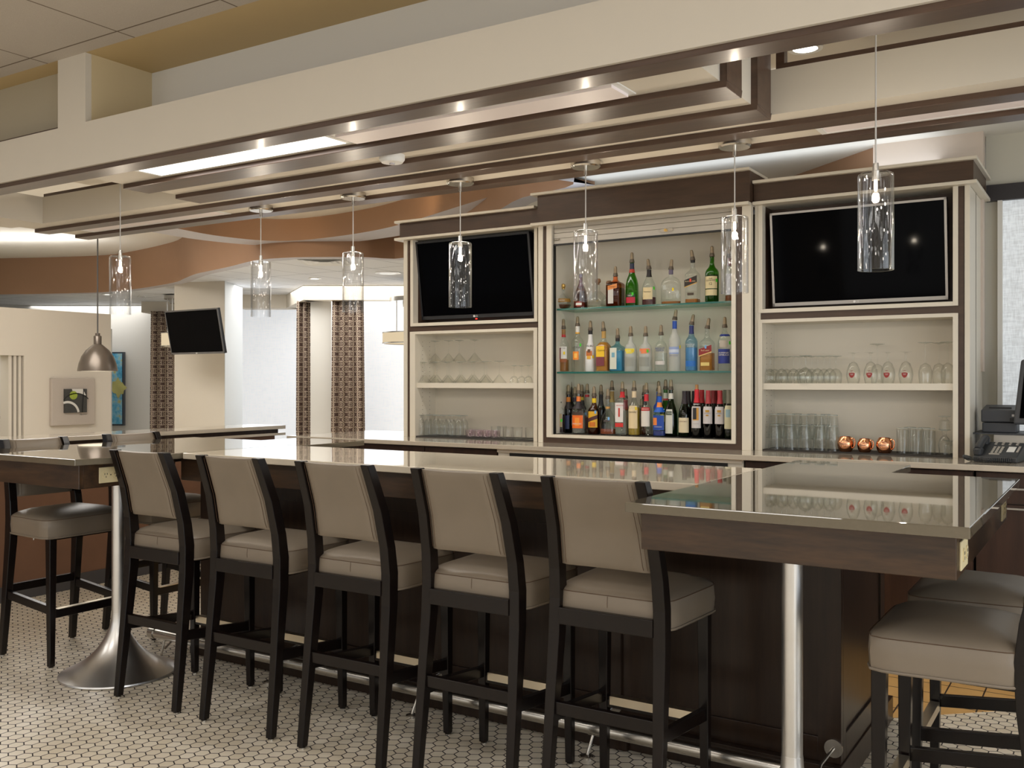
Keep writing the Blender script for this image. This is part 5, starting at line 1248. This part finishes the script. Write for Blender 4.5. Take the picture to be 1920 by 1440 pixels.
m=MB(); key(m,.088,.0,.018,.034,.001); obj('name_card',m,M['whitepl'],base)
m=MB(); m.loft([(0,.021,.026,3),(.028,.024,.030,3),(.034,.020,.026,3)],16); hs=MB()
hs.add([(x-.055,y-.070,z+.034) for x,y,z in m.v],m.f); 
hs.add([(x-.055,y+.078,z+.082) for x,y,z in m.v],m.f)
hs.tube([(-.055,-.085,.062),(-.055,-.05,.078),(-.055,.0,.096),(-.055,.05,.110),(-.055,.095,.114)],[.017,.020,.019,.020,.017],14)
obj('handset',hs,M['phone'],t,bev=0)
m=MB(); pts=[]
for i in range(220):
    s=i/219; a=s*44*2*PI; cx=-.06+.17*s; cy=-.135-.035*math.sin(PI*s*1.3); 
    pts.append((cx+.003*math.sin(a*.5),cy+.011*math.cos(a),.0142+.011*math.sin(a)))
m.tube(pts,.0029,5); obj('coiled_cord',m,M['phone'],t)
m=MB(); pts=[]
for i in range(100):
    s=i/99; a=s*20*2*PI; pts.append((-.085+.03*math.sin(PI*s)*-1+.009*math.cos(a),-.13+.05*s,.0115+.012*math.sin(PI*s)+.009*math.sin(a)))
m.tube(pts,.0022,5); obj('coiled_cord',m,M['phone'],t)
# receipt printer on a low stand
xs=xat(1876,5.95)
t=thing('receipt_printer','dark grey receipt printer behind the phone on the back counter','printer',(xs,5.97,BZ+.135)); z0=BZ+.135
m=MB(); m.box(xs-.085,5.88,z0+.0,xs+.085,6.07,z0+.055); obj('lower_case',m,M['printer'],t,world=True,bev=.006)
m=MB(); m.add([(xs-.09,5.875,z0+.058),(xs+.09,5.875,z0+.058),(xs+.09,6.075,z0+.058),(xs-.09,6.075,z0+.058),(xs-.09,5.875,z0+.125),(xs+.09,5.875,z0+.125),(xs+.085,6.07,z0+.15),(xs-.085,6.07,z0+.15)],[(0,3,2,1),(4,5,6,7),(0,1,5,4),(1,2,6,5),(2,3,7,6),(3,0,4,7)]); obj('upper_case',m,M['printer'],t,world=True,bev=.006)
m=MB(); m.box(xs-.055,5.93,z0+.130,xs+.055,5.955,z0+.139); obj('paper_slot',m,M['artblack'],t,world=True)
m=MB(); m.box(xs+.052,5.872,z0+.062,xs+.078,5.876,z0+.082); obj('power_switch',m,M['artblack'],t,world=True)
m=MB(); m.box(xs+.062,5.8735,z0+.09,xs+.074,5.8755,z0+.102); obj('feed_button',m,M['bezellt'],t,world=True)
# cash drawer / stand under the printer and monitor
xc=xat(1876,6.0)
t=thing('cash_drawer','low metal cash drawer under the printer, half hidden by the phone','cash drawer',(xc+.2,6.0,BZ))
m=MB(); m.box(xc-.02,5.84,BZ+.008,xc+.44,6.2,BZ+.128); obj('body',m,M['greyduct'],t,world=True,bev=.004)
m=MB(); m.box(xc-.02,5.832,BZ+.060,xc+.44,5.84,BZ+.068); obj('gap',m,M['artblack'],t,world=True)
m=MB(); m.box(xc-.12,5.83,BZ+.128,xc+.46,6.2,BZ+.135); obj('top_plate',m,M['printer'],t,world=True)
m=MB(); m.box(xc-.03,5.83,BZ,xc+.45,6.2,BZ+.008); obj('glass_foot',m,M['edgeglass'],t,world=True)
# touch monitor, mostly cut off by the photo edge
xm=xat(1905,5.82)
t=thing('point_of_sale_monitor','dark touch monitor cut off by the right edge of the photo','monitor',(xm+.2,5.85,BZ+.135)); z0=BZ+.135
m=MB(); m.add([(xm-.015,5.80,z0+.05),(xm+.36,5.76,z0+.05),(xm+.36,5.82,z0+.05),(xm-.0,5.86,z0+.05),(xm+.02,5.87,z0+.40),(xm+.36,5.83,z0+.40),(xm+.36,5.88,z0+.40),(xm+.02,5.92,z0+.40)],[(0,3,2,1),(4,5,6,7),(0,1,5,4),(1,2,6,5),(2,3,7,6),(3,0,4,7)]); obj('case',m,M['printer'],t,world=True,bev=.012)
m=MB(); m.add([(xm+.018,5.7985,z0+.085),(xm+.34,5.764,z0+.085),(xm+.34,5.831,z0+.38),(xm+.04,5.863,z0+.38)],[(0,1,2,3)]); obj('screen',m,M['screen'],t,world=True)
m=MB(); m.box(xm+.08,5.83,z0,xm+.28,6.0,z0+.05); obj('stand',m,M['printer'],t,world=True,bev=.004)
# ================================================================== LIGHT
def area(name,loc,rot,sx,sy,e,col=(1,1,1),spread=180):
    L=bpy.data.lights.new(name,'AREA'); L.shape='RECTANGLE'; L.size=sx; L.size_y=sy; L.energy=e; L.color=col; L.spread=math.radians(spread)
    o=bpy.data.objects.new(name,L); COL.objects.link(o); o.location=loc; o.rotation_euler=rot; return o
R90=PI/2
cool=(.86,.93,1.0); warm=(1.0,.88,.72); neu=(1.0,.97,.93)
# daylight through the right wall's windows, added fill at the rear wall (they face into the room)
area('daylight_right_window',(3.38,-1.3,1.5),(0,R90,0),2.0,2.5,60,cool)
area('daylight_right_window',(3.38,2.35,1.5),(0,R90,0),2.0,3.2,80,cool)
for x in (-6.0,-2.4,1.2): area('rear_wall_fill',(x,-4.18,1.5),(R90,0,0),2.6,2.1,20,(1,.97,.92))  # added fill lamps, no rear windows known
# ambient fill panels added under the ceiling behind the camera
for x in (-6.5,-4.2,-1.9,.4,2.4):
    for y in (-2.4,.2): area('ceiling_fill',(x,y,2.91),(0,0,0),1.2,.6,17,neu)
# lit linear fitting, bay daylight and left cove, plus added fill lamps without fixtures
area('linear_lamp',(-3.22,2.878,2.404),(0,0,0),1.1,.10,8,(1,.97,.92))
area('bay_daylight',(at(600,15.1)[0],at(600,15.1)[1],1.7),(R90,0,TH+PI),3.0,2.2,16,cool)
area('far_room_fill',(-9.5,11.5,2.89),(0,0,0),4,3,150,neu)  # added wide panel brightening the far room
area('far_room_fill',(-16.6,11.6,2.88),(0,0,0),2,2,42,neu)  # second added panel, lifts the far white wall
area('corridor_fill',(-9.2,5.4,3.45),(0,0,0),3.5,3.0,230,neu)  # added to light the ribbon faces
area('pass_through_fill',(AX-1.1,7.2,2.3),(0,0,0),1.5,2,22,neu)  # added so the space behind the opening is not dark
area('cove_uplight',(-13.3,7.6,3.05),(PI,0,TH),2.4,.25,18,(1,.98,.95))
area('back_aisle_fill',(-2.6,4.75,2.88),(math.radians(-22),0,0),3.6,.35,38,(1,.95,.87))  # added lamp over the aisle, brightens the cabinet interiors
area('soffit_top_fill',(-4.8,4.0,2.93),(PI,0,0),3.0,.25,60,neu)  # hidden lamps added to bounce light off the ceiling onto the ribbons
area('soffit_top_fill',(-1.0,4.0,2.93),(PI,0,0),3.0,.25,25,neu)
def spot(name,loc,target,e,col,ang,blend=.6,r=.04):
    L=bpy.data.lights.new(name,'SPOT'); L.energy=e; L.color=col; L.spot_size=math.radians(ang); L.spot_blend=blend; L.shadow_soft_size=r
    o=bpy.data.objects.new(name,L); COL.objects.link(o); o.location=loc
    o.rotation_euler=(Vector(target)-Vector(loc)).to_track_quat('-Z','Y').to_euler(); return o
area('cabinet_top_fill',(-2.6,6.12,2.76),(PI,0,0),3.4,.15,3.2,cool)  # added lamp that lightens the ceiling board over the cabinets
x,y=plan(1512,97,2.84); spot('coffer_downlight',(x,y,2.82),(x,y,0),14,warm,110)
# two warm wall washers on the terracotta ribbons
for p_,d_,e_,q_ in ((505,10.0,9,(520,11.2,2.95)),(770,8.9,8,(775,9.9,3.15))):
    x,y=at(p_,d_); tx,ty=at(q_[0],q_[1]); spot('ribbon_washer',(x,y,3.26),(tx,ty,q_[2]),e_,(1,.74,.46),100,.9,.1)
w=bpy.data.worlds.new('World'); scene.world=w; w.use_nodes=True
bg=w.node_tree.nodes['Background']; bg.inputs[0].default_value=(.9,.95,1,1); bg.inputs[1].default_value=.35
# ================================================================== CAMERA
cd=bpy.data.cameras.new('camera'); cam=bpy.data.objects.new('camera',cd); COL.objects.link(cam); scene.camera=cam
cd.sensor_width=36; cd.sensor_fit='HORIZONTAL'; cd.lens=36*F_PX/1920; cd.shift_x=0; cd.shift_y=-(720-HY)/1920
cam.location=(0,0,CAMH); cam.rotation_euler=(R90,0,TH); cd.clip_start=.05; cd.clip_end=100
scene.view_settings.view_transform='Standard'; scene.view_settings.look='None'; scene.view_settings.gamma=1; scene.view_settings.use_curve_mapping=False
scene.view_settings.exposure=0.0
try:
    scene.cycles.use_denoising=True; scene.cycles.max_bounces=10; scene.cycles.transparent_max_bounces=40; scene.cycles.diffuse_bounces=4; scene.cycles.glossy_bounces=4; scene.cycles.sample_clamp_indirect=4; scene.cycles.caustics_reflective=False; scene.cycles.caustics_refractive=False
except Exception: pass
